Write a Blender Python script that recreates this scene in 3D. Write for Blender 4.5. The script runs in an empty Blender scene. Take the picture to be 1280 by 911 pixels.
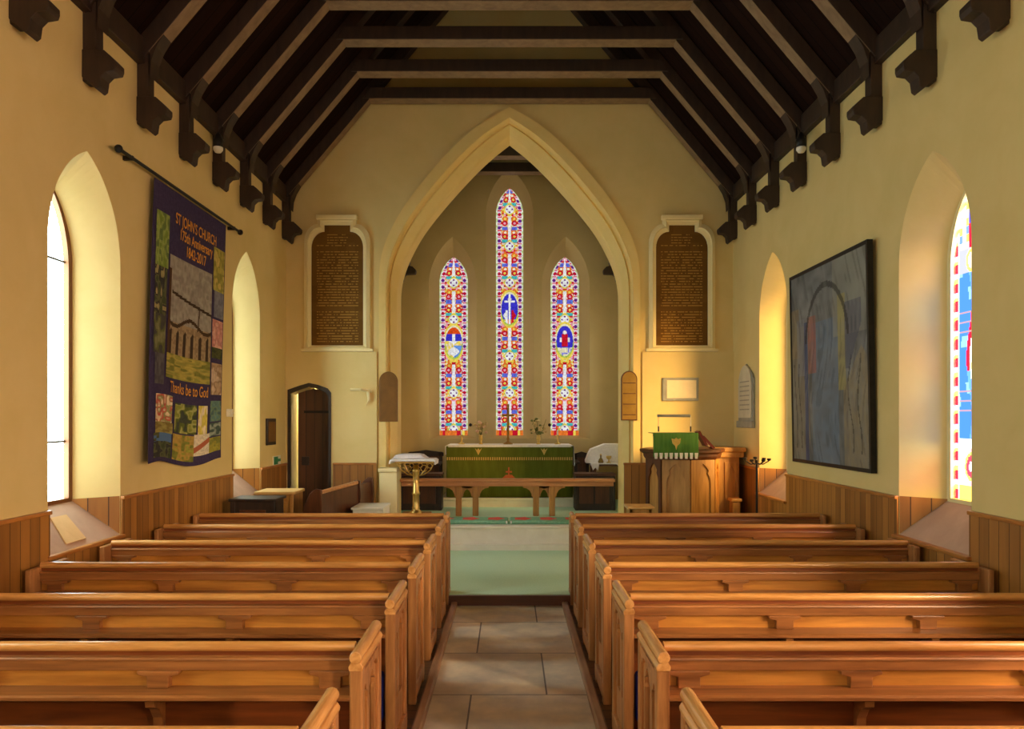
import bpy, bmesh, math, random
import numpy as np
from mathutils import Vector, Matrix, Euler
random.seed(7)
SC = bpy.context.scene
COL = SC.collection
PI = math.pi
# camera stands at x=0, y=0, H metres up, looking along +y; F = focal length in pixels of a 1280 wide frame
H, F, CX, CY = 1.80, 1000.0, 637.0, 522.0
def X(px, d): return (px - CX) * d / F
def Z(py, d): return H - (py - CY) * d / F

# ------------------------------------------------------------------ materials
def new_mat(name):
    m = bpy.data.materials.new(name); m.use_nodes = True
    nt = m.node_tree
    for n in list(nt.nodes): nt.nodes.remove(n)
    out = nt.nodes.new('ShaderNodeOutputMaterial')
    return m, nt, out
def srgb(r, g, b):
    f = lambda c: (c/255/12.92) if c/255 <= .04045 else ((c/255+.055)/1.055)**2.4
    return (f(r), f(g), f(b), 1)
def N(nt, t, **kw):
    n = nt.nodes.new(t)
    for k, v in kw.items():
        if k in n.inputs: n.inputs[k].default_value = v
        else: setattr(n, k, v)
    return n
def ramp(nt, stops):
    r = nt.nodes.new('ShaderNodeValToRGB'); e = r.color_ramp.elements
    while len(e) < len(stops): e.new(.5)
    for i, (p, c) in enumerate(stops):
        e[i].position = p; e[i].color = c
    return r
def principled(nt, out, rough=.5, metal=0., spec=.5):
    b = nt.nodes.new('ShaderNodeBsdfPrincipled')
    b.inputs['Roughness'].default_value = rough
    b.inputs['Metallic'].default_value = metal
    b.inputs['Specular IOR Level'].default_value = spec
    nt.links.new(b.outputs[0], out.inputs[0])
    return b
def mat_noise(name, c1, c2, scale=(4, 4, 4), rough=.6, metal=0., bump=.0, detail=5, nscale=1., spec=.5, rnd=True, lo=.3, hi=.7):
    """two-tone stretched noise: plaster, cloth, timber (stretch = grain)"""
    m, nt, out = new_mat(name); L = nt.links.new
    b = principled(nt, out, rough, metal, spec)
    tc = N(nt, 'ShaderNodeTexCoord'); mp = N(nt, 'ShaderNodeMapping'); mp.inputs['Scale'].default_value = scale
    if rnd:
        oi = N(nt, 'ShaderNodeObjectInfo'); ad = N(nt, 'ShaderNodeVectorMath', operation='MULTIPLY_ADD')
        ad.inputs[1].default_value = (13.7, 5.3, 9.1)
        L(oi.outputs['Random'], ad.inputs[0]); L(tc.outputs['Object'], ad.inputs[2]); L(ad.outputs[0], mp.inputs['Vector'])
    else: L(tc.outputs['Object'], mp.inputs['Vector'])
    no = N(nt, 'ShaderNodeTexNoise', Scale=nscale, Detail=detail, Roughness=.6, Distortion=.4)
    L(mp.outputs[0], no.inputs['Vector'])
    r = ramp(nt, [(lo, c1), (hi, c2)]); L(no.outputs['Fac'], r.inputs[0]); L(r.outputs[0], b.inputs['Base Color'])
    if bump:
        bp = N(nt, 'ShaderNodeBump', Strength=bump, Distance=.01); L(no.outputs['Fac'], bp.inputs['Height']); L(bp.outputs[0], b.inputs['Normal'])
    return m
def mat_boards(name, c1, c2, cg, axis, width, grain, rough=.45, spec=.5):
    """vertical or sloping boards with dark joints; every board has its own tone"""
    m, nt, out = new_mat(name); L = nt.links.new
    b = principled(nt, out, rough, 0., spec)
    tc = N(nt, 'ShaderNodeTexCoord'); sp = N(nt, 'ShaderNodeSeparateXYZ'); L(tc.outputs['Object'], sp.inputs[0])
    dv = N(nt, 'ShaderNodeMath', operation='DIVIDE'); dv.inputs[1].default_value = width; L(sp.outputs['XYZ'.index(axis)], dv.inputs[0])
    fr = N(nt, 'ShaderNodeMath', operation='FRACT'); L(dv.outputs[0], fr.inputs[0])
    fl = N(nt, 'ShaderNodeMath', operation='FLOOR'); L(dv.outputs[0], fl.inputs[0])
    wn = N(nt, 'ShaderNodeTexWhiteNoise', noise_dimensions='1D'); L(fl.outputs[0], wn.inputs['W'])
    mp = N(nt, 'ShaderNodeMapping'); mp.inputs['Scale'].default_value = grain; L(tc.outputs['Object'], mp.inputs['Vector'])
    off = N(nt, 'ShaderNodeVectorMath', operation='ADD'); L(mp.outputs[0], off.inputs[0]); L(wn.outputs['Color'], off.inputs[1])
    no = N(nt, 'ShaderNodeTexNoise', Scale=1., Detail=5., Distortion=.6); L(off.outputs[0], no.inputs['Vector'])
    mx = N(nt, 'ShaderNodeMath', operation='MULTIPLY_ADD'); mx.inputs[1].default_value = .45; L(wn.outputs['Value'], mx.inputs[0]); L(no.outputs['Fac'], mx.inputs[2])
    r = ramp(nt, [(.35, c1), (.95, c2)]); L(mx.outputs[0], r.inputs[0])
    lt = N(nt, 'ShaderNodeMath', operation='LESS_THAN'); lt.inputs[1].default_value = .06; L(fr.outputs[0], lt.inputs[0])
    mc = N(nt, 'ShaderNodeMix', data_type='RGBA'); L(lt.outputs[0], mc.inputs['Factor']); L(r.outputs[0], mc.inputs[6]); mc.inputs[7].default_value = cg
    L(mc.outputs[2], b.inputs['Base Color'])
    bp = N(nt, 'ShaderNodeBump', Strength=.5, Distance=.004, invert=True); L(lt.outputs[0], bp.inputs['Height']); L(bp.outputs[0], b.inputs['Normal'])
    return m
def mat_attr(name, rough=.8, spec=.2):
    m, nt, out = new_mat(name); b = principled(nt, out, rough, 0, spec)
    a = N(nt, 'ShaderNodeAttribute', attribute_name='Col'); nt.links.new(a.outputs['Color'], b.inputs['Base Color'])
    return m
def mat_glass_attr(name, strength, sampled=False):
    m, nt, out = new_mat(name); e = N(nt, 'ShaderNodeEmission', Strength=strength)
    a = N(nt, 'ShaderNodeAttribute', attribute_name='Col'); nt.links.new(a.outputs['Color'], e.inputs['Color']); nt.links.new(e.outputs[0], out.inputs[0])
    m.cycles.emission_sampling = 'AUTO' if sampled else 'NONE'
    return m
def mat_emit(name, col, strength):
    m, nt, out = new_mat(name); e = N(nt, 'ShaderNodeEmission', Color=col, Strength=strength); nt.links.new(e.outputs[0], out.inputs[0])
    return m
def mat_flags(name):
    m, nt, out = new_mat(name); L = nt.links.new; b = principled(nt, out, .42, 0, .5)
    tc = N(nt, 'ShaderNodeTexCoord')
    mp = N(nt, 'ShaderNodeMapping'); mp.inputs['Location'].default_value = (.25, .32, 0); L(tc.outputs['Object'], mp.inputs['Vector'])
    br = N(nt, 'ShaderNodeTexBrick', Scale=1., offset=.37, squash=1.)
    br.inputs['Mortar Size'].default_value = .006; br.inputs['Brick Width'].default_value = .78; br.inputs['Row Height'].default_value = .92
    br.inputs['Color1'].default_value = srgb(234, 220, 198); br.inputs['Color2'].default_value = srgb(210, 194, 172); br.inputs['Mortar'].default_value = srgb(96, 84, 72)
    L(mp.outputs[0], br.inputs['Vector'])
    no = N(nt, 'ShaderNodeTexNoise', Scale=3.2, Detail=8., Roughness=.65); L(tc.outputs['Object'], no.inputs['Vector'])
    r = ramp(nt, [(.3, (.72, .72, .74, 1)), (.7, (1.25, 1.2, 1.1, 1))]); L(no.outputs['Fac'], r.inputs[0])
    mu = N(nt, 'ShaderNodeMix', data_type='RGBA', blend_type='MULTIPLY'); mu.inputs['Factor'].default_value = 1
    L(br.outputs['Color'], mu.inputs[6]); L(r.outputs[0], mu.inputs[7])
    n2 = N(nt, 'ShaderNodeTexNoise', Scale=14., Detail=4.); L(tc.outputs['Object'], n2.inputs['Vector'])
    r2 = ramp(nt, [(.70, (0, 0, 0, 1)), (.76, (.5, .5, .5, 1))]); L(n2.outputs['Fac'], r2.inputs[0])
    m2 = N(nt, 'ShaderNodeMix', data_type='RGBA'); L(r2.outputs[0], m2.inputs['Factor']); L(mu.outputs[2], m2.inputs[6]); m2.inputs[7].default_value = srgb(205, 195, 178)
    L(m2.outputs[2], b.inputs['Base Color'])
    bp = N(nt, 'ShaderNodeBump', Strength=.25, Distance=.01); L(no.outputs['Fac'], bp.inputs['Height']); L(bp.outputs[0], b.inputs['Normal'])
    return m

M = {}
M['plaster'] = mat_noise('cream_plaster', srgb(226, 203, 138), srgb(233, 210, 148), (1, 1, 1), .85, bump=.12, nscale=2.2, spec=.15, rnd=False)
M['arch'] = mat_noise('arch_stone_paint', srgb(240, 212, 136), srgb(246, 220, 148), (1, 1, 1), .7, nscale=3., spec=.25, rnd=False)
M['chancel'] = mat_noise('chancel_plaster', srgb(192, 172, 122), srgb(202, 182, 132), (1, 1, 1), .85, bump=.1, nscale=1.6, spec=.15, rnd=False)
M['sill'] = mat_noise('pink_sill_render', srgb(186, 152, 130), srgb(202, 168, 146), (1, 1, 1), .5, nscale=5., spec=.4, rnd=False)
M['cream'] = mat_noise('cream_paint', srgb(240, 224, 168), srgb(244, 230, 178), (1, 1, 1), .5, nscale=4., spec=.4)
M['pew'] = mat_noise('pew_pine', srgb(112, 66, 32), srgb(174, 114, 62), (.9, 12, 12), .33, bump=.05, nscale=1.8, detail=6)
M['pew_y'] = mat_noise('pew_pine_ends', srgb(134, 84, 44), srgb(194, 136, 82), (14, 14, 1.3), .33, bump=.05, nscale=1.8, detail=6)
M['pew_roll'] = mat_noise('pew_pine_cap', srgb(176, 118, 62), srgb(222, 168, 104), (14, 1.5, 14), .25, bump=.04, nscale=1.8, detail=6)
M['pew_dark'] = mat_noise('pew_lower_board', srgb(100, 48, 20), srgb(140, 74, 30), (1.2, 16, 16), .38, bump=.05, nscale=1.6, detail=6)
M['pew_gold'] = mat_noise('pew_recessed_panel', srgb(150, 92, 34), srgb(206, 142, 62), (.9, 12, 12), .36, bump=.04, nscale=1.8, detail=6)
M['dado_y'] = mat_boards('dado_boards_side', srgb(128, 80, 30), srgb(182, 124, 56), srgb(78, 46, 18), 'Y', .105, (6, 6, .7))
M['dado_x'] = mat_boards('dado_boards_front', srgb(128, 80, 30), srgb(182, 124, 56), srgb(78, 46, 18), 'X', .105, (6, 6, .7))
M['dado_rail'] = mat_noise('dado_rail_pine', srgb(150, 90, 36), srgb(200, 132, 62), (3, 3, 14), .35)
M['roof'] = mat_boards('roof_boards_dark', srgb(26, 12, 8), srgb(40, 22, 15), srgb(10, 5, 4), 'Y', .16, (.6, 8, .6), .85, .08)
M['timber'] = mat_noise('truss_timber_dark', srgb(44, 30, 21), srgb(64, 45, 32), (9, 9, 2), .6, bump=.05, nscale=1.5)
M['soffit_lit'] = mat_noise('truss_timber_lit_tone', srgb(118, 94, 68), srgb(152, 126, 94), (6, 6, 2), .6, nscale=1.5)  # lighter copy of the truss timber, light from below put into the colour
M['flags'] = mat_flags('stone_flags')
M['boards_floor'] = mat_boards('platform_boards', srgb(96, 58, 30), srgb(140, 92, 52), srgb(40, 24, 12), 'Y', .14, (1, 9, 9))
M['kerb'] = mat_noise('worn_kerb_timber', srgb(128, 86, 58), srgb(176, 132, 98), (9, 1.2, 9), .35, nscale=2.)
M['riser'] = mat_noise('dark_step_timber', srgb(72, 38, 22), srgb(104, 60, 36), (1, 9, 9), .35)
M['carpet'] = mat_noise('green_carpet', srgb(196, 232, 200), srgb(210, 242, 214), (1, 1, 1), .95, bump=.1, nscale=60., detail=2, spec=.05, rnd=False)
M['step'] = mat_noise('pale_step_stone', srgb(230, 224, 206), srgb(240, 236, 220), (1, 1, 1), .6, nscale=6., rnd=False)
M['oak'] = mat_noise('oak', srgb(156, 108, 50), srgb(200, 148, 80), (10, 10, 1.1), .4, bump=.04, nscale=1.8)
M['oak_h'] = mat_noise('oak_lengthwise', srgb(190, 124, 74), srgb(226, 166, 108), (1.2, 12, 12), .35, nscale=1.8)
M['dark_oak'] = mat_noise('dark_oak', srgb(70, 38, 22), srgb(104, 60, 34), (9, 9, 1.4), .4, nscale=1.6)
M['black_oak'] = mat_noise('near_black_oak', srgb(34, 24, 20), srgb(58, 40, 30), (9, 9, 1.4), .45, nscale=1.6)
M['door'] = mat_boards('door_boards', srgb(70, 40, 20), srgb(104, 62, 32), srgb(34, 20, 10), 'X', .12, (9, 9, .8))
M['brass'] = mat_noise('brass', srgb(206, 170, 90), srgb(232, 204, 128), (3, 3, 3), .36, 1., nscale=3.)
M['dull_brass'] = mat_noise('dull_brass', srgb(150, 112, 48), srgb(176, 136, 64), (3, 3, 3), .45, .7, nscale=3.)
M['iron'] = mat_noise('black_iron', srgb(22, 20, 20), srgb(38, 34, 32), (5, 5, 5), .5, .4, nscale=3.)
M['white_cloth'] = mat_noise('white_linen', srgb(236, 232, 232), srgb(250, 248, 246), (1, 1, 1), .8, bump=.1, nscale=30., spec=.1)
M['green_cloth'] = mat_noise('green_altar_cloth', srgb(90, 100, 30), srgb(106, 116, 40), (1, 1, .2), .75, bump=.15, nscale=12., spec=.15)
M['gold_cloth'] = mat_noise('gold_thread', srgb(206, 168, 80), srgb(228, 196, 110), (1, 1, 1), .5, nscale=40.)
M['orange_cloth'] = mat_noise('orange_thread', srgb(196, 92, 44), srgb(214, 112, 56), (1, 1, 1), .7, nscale=40.)
M['navy'] = mat_noise('navy_fabric', srgb(62, 54, 88), srgb(76, 66, 102), (1, 1, 1), .85, bump=.1, nscale=30., spec=.1)
M['hassock'] = mat_noise('navy_hassock', srgb(26, 32, 104), srgb(38, 44, 128), (1, 1, 1), .85, nscale=20., spec=.1)
M['gold_text'] = mat_noise('gold_lettering', srgb(226, 150, 40), srgb(238, 170, 60), (1, 1, 1), .7, nscale=20., rnd=False)
M['grey_slab'] = mat_noise('grey_slate', srgb(140, 140, 134), srgb(164, 162, 152), (1, 1, 1), .5, nscale=8.)
M['marble'] = mat_noise('pale_marble', srgb(232, 214, 176), srgb(242, 226, 190), (1, 1, 1), .35, nscale=8.)
M['brown_board'] = mat_noise('brown_board', srgb(116, 76, 22), srgb(134, 90, 30), (1, 1, 1), .4, nscale=6.)
M['tan'] = mat_noise('tan_card', srgb(214, 172, 118), srgb(226, 186, 132), (1, 1, 1), .7, nscale=8.)
M['white'] = mat_noise('white_plastic', srgb(232, 228, 214), srgb(240, 236, 224), (1, 1, 1), .4, nscale=4.)
M['green_sign'] = mat_noise('green_sign', srgb(40, 130, 84), srgb(48, 142, 92), (1, 1, 1), .4, nscale=4.)
M['window_frame'] = mat_noise('golden_window_frame', srgb(112, 66, 18), srgb(126, 76, 24), (2, 2, 2), .5, nscale=3.)
M['lead'] = mat_noise('lead_bar', srgb(90, 90, 90), srgb(110, 110, 110), (2, 2, 2), .5, .5, nscale=3.)
M['petal'] = mat_noise('dried_petals', srgb(186, 160, 104), srgb(212, 190, 132), (1, 1, 1), .8, nscale=20.)
M['petal_pink'] = mat_noise('pink_petals', srgb(206, 166, 136), srgb(226, 190, 162), (1, 1, 1), .8, nscale=20.)
M['leaf'] = mat_noise('olive_leaf', srgb(98, 104, 48), srgb(126, 130, 66), (1, 1, 1), .8, nscale=20.)
M['book_red'] = mat_noise('dark_red_book', srgb(96, 34, 24), srgb(120, 46, 32), (1, 1, 1), .5, nscale=6.)
M['paper'] = mat_noise('paper', srgb(226, 222, 226), srgb(240, 236, 238), (1, 1, 1), .8, nscale=20.)
M['kneel_green'] = mat_noise('kneeler_green', srgb(110, 170, 136), srgb(140, 194, 158), (1, 1, 1), .9, nscale=30.)
M['kneel_red'] = mat_noise('kneeler_red', srgb(220, 80, 66), srgb(236, 100, 84), (1, 1, 1), .9, nscale=30.)
M['attr'] = mat_attr('painted_fabric', .85, .15)
M['attr_canvas'] = mat_attr('painted_canvas', .6, .3)

# ------------------------------------------------------------------ mesh building
def wloc(o):
    v = Vector((0, 0, 0))
    while o is not None: v += o.location; o = o.parent
    return v
class MB:
    def __init__(s): s.v = []; s.f = []; s.c = []
    def add(s, vs, fs, col=None):
        b = len(s.v); s.v += [tuple(v) for v in vs]; s.f += [tuple(b+i for i in f) for f in fs]
        s.c += [col]*len(fs); return s
    def box(s, x0, x1, y0, y1, z0, z1):
        vs = [(x0,y0,z0),(x1,y0,z0),(x1,y1,z0),(x0,y1,z0),(x0,y0,z1),(x1,y0,z1),(x1,y1,z1),(x0,y1,z1)]
        return s.add(vs, [(0,3,2,1),(4,5,6,7),(0,1,5,4),(1,2,6,5),(2,3,7,6),(3,0,4,7)])
    def prism(s, pts, a, b, axis='y'):
        """polygon pts (u,w) swept along axis from a to b"""
        def mk(u, w, t): return {'y': (u, t, w), 'x': (t, u, w), 'z': (u, w, t)}[axis]
        n = len(pts)
        vs = [mk(u, w, a) for u, w in pts] + [mk(u, w, b) for u, w in pts]
        return s.add(vs, [tuple(range(n))[::-1], tuple(range(n, 2*n))] + [(i, (i+1) % n, n+(i+1) % n, n+i) for i in range(n)])
    def tube(s, pts, r, seg=8):
        pts = [Vector(p) for p in pts]; n = len(pts); rs = r if isinstance(r, (list, tuple)) else [r]*n
        vs = []
        for i, p in enumerate(pts):
            t = (pts[min(i+1, n-1)] - pts[max(i-1, 0)]).normalized()
            a = Vector((0, 0, 1)) if abs(t.z) < .9 else Vector((1, 0, 0))
            u = t.cross(a).normalized(); w = t.cross(u)
            vs += [p + rs[i]*(math.cos(2*PI*k/seg)*u + math.sin(2*PI*k/seg)*w) for k in range(seg)]
        fs = [(i*seg+k, i*seg+(k+1) % seg, (i+1)*seg+(k+1) % seg, (i+1)*seg+k) for i in range(n-1) for k in range(seg)]
        fs += [tuple(range(seg))[::-1], tuple((n-1)*seg+k for k in range(seg))]
        return s.add(vs, fs)
    def lathe(s, prof, c=(0, 0, 0), seg=16, rot=0.):
        vs = []
        for r, z in prof:
            vs += [(c[0]+r*math.cos(rot+2*PI*k/seg), c[1]+r*math.sin(rot+2*PI*k/seg), c[2]+z) for k in range(seg)]
        n = len(prof)
        fs = [(i*seg+k, i*seg+(k+1) % seg, (i+1)*seg+(k+1) % seg, (i+1)*seg+k) for i in range(n-1) for k in range(seg)]
        fs += [tuple(range(seg))[::-1], tuple((n-1)*seg+k for k in range(seg))]
        return s.add(vs, fs)
    def ball(s, c, r, seg=10, rings=6, sc=(1, 1, 1)):
        prof = [(max(1e-4, r*math.sin(PI*i/rings)), -r*math.cos(PI*i/rings)) for i in range(rings+1)]
        b = len(s.v); s.lathe(prof, (0, 0, 0), seg)
        for i in range(b, len(s.v)):
            v = s.v[i]; s.v[i] = (c[0]+v[0]*sc[0], c[1]+v[1]*sc[1], c[2]+v[2]*sc[2])
        return s
    def loft(s, rings, close=True):
        n = len(rings[0]); vs = [p for r in rings for p in r]
        fs = [(i*n+k, i*n+(k+1) % n, (i+1)*n+(k+1) % n, (i+1)*n+k) for i in range(len(rings)-1) for k in range(n if close else n-1)]
        return s.add(vs, fs)
    def xf(s, mat):
        s.v = [tuple(mat @ Vector(v)) for v in s.v]; return s
    def build(s, name, mat, parent=None, smooth=False, bevel=0., local=False, kind=None, seg=2):
        me = bpy.data.meshes.new(name)
        off = Vector((0, 0, 0)) if (local or parent is None) else wloc(parent)
        me.from_pydata([tuple(Vector(v)-off) for v in s.v], [], s.f); me.update()
        if any(c is not None for c in s.c):
            ca = me.color_attributes.new('Col', 'FLOAT_COLOR', 'CORNER')
            arr = np.ones((len(me.loops), 4), dtype=np.float32); k = 0
            for p, c in zip(me.polygons, s.c):
                arr[p.loop_start:p.loop_start+p.loop_total, :3] = c if c is not None else (.5, .5, .5)
            ca.data.foreach_set('color', arr.ravel())
        bm = bmesh.new(); bm.from_mesh(me); bmesh.ops.recalc_face_normals(bm, faces=bm.faces); bm.to_mesh(me); bm.free()
        o = bpy.data.objects.new(name, me); COL.objects.link(o)
        me.materials.append(mat if not isinstance(mat, str) else M[mat])
        if parent is not None: o.parent = parent
        if smooth:
            for p in me.polygons: p.use_smooth = True
        if bevel:
            md = o.modifiers.new('bevel', 'BEVEL'); md.width = bevel; md.segments = seg; md.limit_method = 'ANGLE'; md.angle_limit = math.radians(40)
        if kind: o['kind'] = kind
        return o
def thing(name, label, cat, loc=(0, 0, 0), group=None):
    o = bpy.data.objects.new(name, None); COL.objects.link(o); o.location = loc; o.empty_display_size = .1
    o['label'] = label; o['category'] = cat
    if group: o['group'] = group
    return o
def tag(o, label, cat, group=None):
    o['label'] = label; o['category'] = cat
    if group: o['group'] = group
    return o
def copy_tree(o, parent=None):
    c = o.copy(); COL.objects.link(c)
    if parent is not None: c.parent = parent
    for ch in list(o.children): copy_tree(ch, c)
    return c
def flat_with_holes(name, outline, holes, mapf, mat, kind='structure', parent=None, thick=None):
    """a flat sheet with openings; thick = vector to give it body"""
    bm = bmesh.new()
    es = []
    for lp in [outline] + holes:
        vs = [bm.verts.new(mapf(u, w)) for u, w in lp]
        es += [bm.edges.new((vs[i], vs[(i+1) % len(vs)])) for i in range(len(vs))]
    bmesh.ops.triangle_fill(bm, use_beauty=True, use_dissolve=False, edges=es)
    if thick is not None:
        r = bmesh.ops.extrude_face_region(bm, geom=list(bm.faces))
        bmesh.ops.translate(bm, verts=[g for g in r['geom'] if isinstance(g, bmesh.types.BMVert)], vec=thick)
    bmesh.ops.recalc_face_normals(bm, faces=bm.faces)
    me = bpy.data.meshes.new(name)
    if parent is not None:
        off = wloc(parent)
        for v in bm.verts: v.co -= off
    bm.to_mesh(me); bm.free()
    o = bpy.data.objects.new(name, me); COL.objects.link(o); me.materials.append(M[mat] if isinstance(mat, str) else mat)
    if kind: o['kind'] = kind
    if parent is not None: o.parent = parent
    return o
def lancet(c, half, z0, zs, za, n=10):
    """closed outline (u,z): bottom left, bottom right, up the right side over the point and down the left"""
    r = za - zs; R = (half*half + r*r) / (2*half); th = math.asin(min(1, r/R))
    if r > R: th = PI - th
    pts = [(c-half, z0), (c+half, z0)]
    for i in range(n+1):
        a = th*i/n; pts.append((c+half-R+R*math.cos(a), zs+R*math.sin(a)))
    for i in range(n-1, -1, -1):
        a = th*i/n; pts.append((c-half+R-R*math.cos(a), zs+R*math.sin(a)))
    return pts
def text_mesh(body, size, mapf, name, mat, parent, bold=.0, align='CENTER'):
    cu = bpy.data.curves.new(name, 'FONT'); cu.body = body; cu.size = size; cu.align_x = align; cu.offset = bold
    to = bpy.data.objects.new(name, cu); COL.objects.link(to)
    dg = bpy.context.evaluated_depsgraph_get(); dg.update()
    me = bpy.data.meshes.new_from_object(to.evaluated_get(dg))
    bpy.data.objects.remove(to)
    off = wloc(parent)
    for v in me.vertices: v.co = Vector(mapf(v.co.x, v.co.y)) - off
    me.materials.clear(); me.materials.append(M[mat])
    o = bpy.data.objects.new(name, me); COL.objects.link(o); o.parent = parent
    return o
def col_grid(nu, nv, posf, colf, inside=None):
    """grid of small coloured quads; posf(u,v), colf(u,v) with u,v in 0..1"""
    m = MB(); idx = {}
    def vid(i, j):
        if (i, j) not in idx:
            idx[(i, j)] = len(m.v); m.v.append(tuple(posf(i/nu, j/nv)))
        return idx[(i, j)]
    for j in range(nv):
        for i in range(nu):
            u, v = (i+.5)/nu, (j+.5)/nv
            if inside is not None and not inside(u, v): continue
            m.f.append((vid(i, j), vid(i+1, j), vid(i+1, j+1), vid(i, j+1))); m.c.append(colf(u, v))
    return m
def lin(r, g, b): return srgb(r, g, b)[:3]
EXPOSURE = 0.85
# ------------------------------------------------------------------ the setting
W, D = 3.10, 11.10            # half width of the nave, distance of the chancel arch wall
YB = -3.5                     # west wall behind the camera
WT = 1.178                    # top of the boarded dado
ROOF = lambda x: 4.93 + 1.19*(W-abs(x))          # underside of the roof boards
S_EM = dict(left=9.0, amber=5.0, sg_side=1.4, lancet=.50, west=3.0, off=10.0)
def st(o): o['kind'] = 'structure'; return o
# floors
floor = MB().box(-.53, .53, YB, 7.69, -.12, 0.).build('floor', 'flags', kind='structure')
MB().box(-W, -.53, YB, 7.69, -.12, .005).box(.53, W, YB, 7.69, -.12, .005).build('pew_platform', 'boards_floor', floor)
for s in (-1, 1):
    MB().box(s*.53-.03, s*.53+.03, YB, 7.69, -.05, .04).build('kerb', 'kerb', floor, bevel=.012)
fl2 = MB().box(-W, W, 7.70, 10.24, -.12, .10).build('floor_carpet', 'carpet', kind='structure')
MB().box(-W, W, 7.66, 7.70, -.12, .095).build('step_riser', 'riser', fl2)
MB().box(-W, W, 7.64, 7.74, .095, .108).build('step_nosing', 'white', fl2, bevel=.004) if False else None
fl3 = MB().box(-W, W, 10.42, 14.0, -.12, .40).build('floor_chancel', 'carpet', kind='structure')
MB().box(-W, W, 10.24, 10.44, -.1, .175).box(-W, W, 10.33, 10.46, .17, .375).build('step_riser', 'step', fl3)
MB().box(-W, W, 10.30, 10.48, .375, .405).build('step_nosing', 'step', fl3, bevel=.01)
# side walls with splayed lancet openings
YC = (-1.28, 2.29, 5.87, 9.43)  # first two bays are out of view, windows added for fill light
def inner_out(yc): return lancet(yc, .50, .87, 3.00, 3.755, 14)
def outer_out(yc): return lancet(yc, .26, 1.16, 2.95, 3.49, 14)
def hash2(i, j, k=0):
    n = math.sin(i*127.1+j*311.7+k*74.7)*43758.5453
    return n - math.floor(n)
PURP, RED, ORG, YEL, TEAL, BLUE, WHT, PINK, GRN, LIL = (lin(120, 40, 130), lin(214, 30, 50), lin(250, 130, 50), lin(255, 226, 90), lin(80, 200, 200), lin(66, 60, 214), (1, 1, 1), lin(255, 170, 190), lin(190, 220, 90), lin(150, 150, 240))
def figure_window(u, v):
    """u 0..1 across, v 0..1 up: robed figure under a canopy with a rose panel at the foot"""
    a = abs(u-.5)*2; zz = v*2.3
    if a > .86: return RED if (zz*7) % 1 < .55 else (YEL if (zz*7) % 1 < .75 else LIL)
    if a > .78: return WHT
    if v < .05: return YEL
    if v < .17:
        r = math.hypot((u-.5)*.52, (v-.11)*2.3)
        return WHT if r < .04 else (lin(220, 60, 80) if r < .085 else (GRN if r < .11 else PINK))
    if v < .2: return WHT
    if v < .74:
        w = u + .08*math.sin(v*17)
        if (v*31) % 1 < .06: return lin(150, 120, 120)
        if w < .42: return lin(60, 110, 225) if hash2(int(w*9), int(v*26)) > .18 else lin(120, 160, 245)
        if w < .52: return RED if .42 < v < .62 else lin(90, 140, 235)
        if w < .66: return WHT if hash2(int(w*12), int(v*40)) > .35 else lin(225, 225, 150)
        return lin(216, 90, 50) if hash2(int(w*8), int(v*22), 3) > .55 else WHT
    if v < .82:
        r = math.hypot((u-.5)*.52, (v-.78)*2.3)
        return lin(250, 214, 190) if r < .06 else (YEL if r < .09 else LIL)
    if a < .16 and v < .95: return RED if v < .9 else BLUE
    h = hash2(int(u*9), int(v*38), 5)
    return WHT if h > .45 else (YEL if h > .3 else (lin(100, 130, 230) if h > .12 else RED))
M['glass_clear'] = mat_emit('bright_clear_glazing', (.80, 1., .98, 1), S_EM['left'])
M['glass_fill'] = mat_emit('fill_glazing', (.90, 1., .76, 1), S_EM['off'])  # added fill glow for the unseen left nave windows
def mat_window(name, col, strength, tint, through):
    m, nt, out = new_mat(name); e = N(nt, 'ShaderNodeEmission', Strength=strength); t = N(nt, 'ShaderNodeBsdfTransparent', Color=tint); mx = N(nt, 'ShaderNodeMixShader', Fac=through)
    if col is None:
        a = N(nt, 'ShaderNodeAttribute', attribute_name='Col'); nt.links.new(a.outputs['Color'], e.inputs['Color']); nt.links.new(a.outputs['Color'], t.inputs['Color'])
    else: e.inputs['Color'].default_value = col
    nt.links.new(e.outputs[0], mx.inputs[1]); nt.links.new(t.outputs[0], mx.inputs[2]); nt.links.new(mx.outputs[0], out.inputs[0])
    return m
M['glass_amber'] = mat_window('amber_glazing', (1., .62, .24, 1), S_EM['amber']*2, (1., .66, .26, 1), .5)
M['glass_fill_south'] = mat_window('warm_fill_glazing', (1., .66, .50, 1), S_EM['off']*4.2, (1., .85, .62, 1), .5)  # added warm fill glow for the unseen right nave windows
M['glass_fig'] = mat_window('figure_glazing', None, S_EM['sg_side']*1.4, (1, 1, 1, 1), .3)
M['glass_lancet'] = mat_glass_attr('lancet_glazing', S_EM['lancet'], False)
wn = 0
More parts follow.
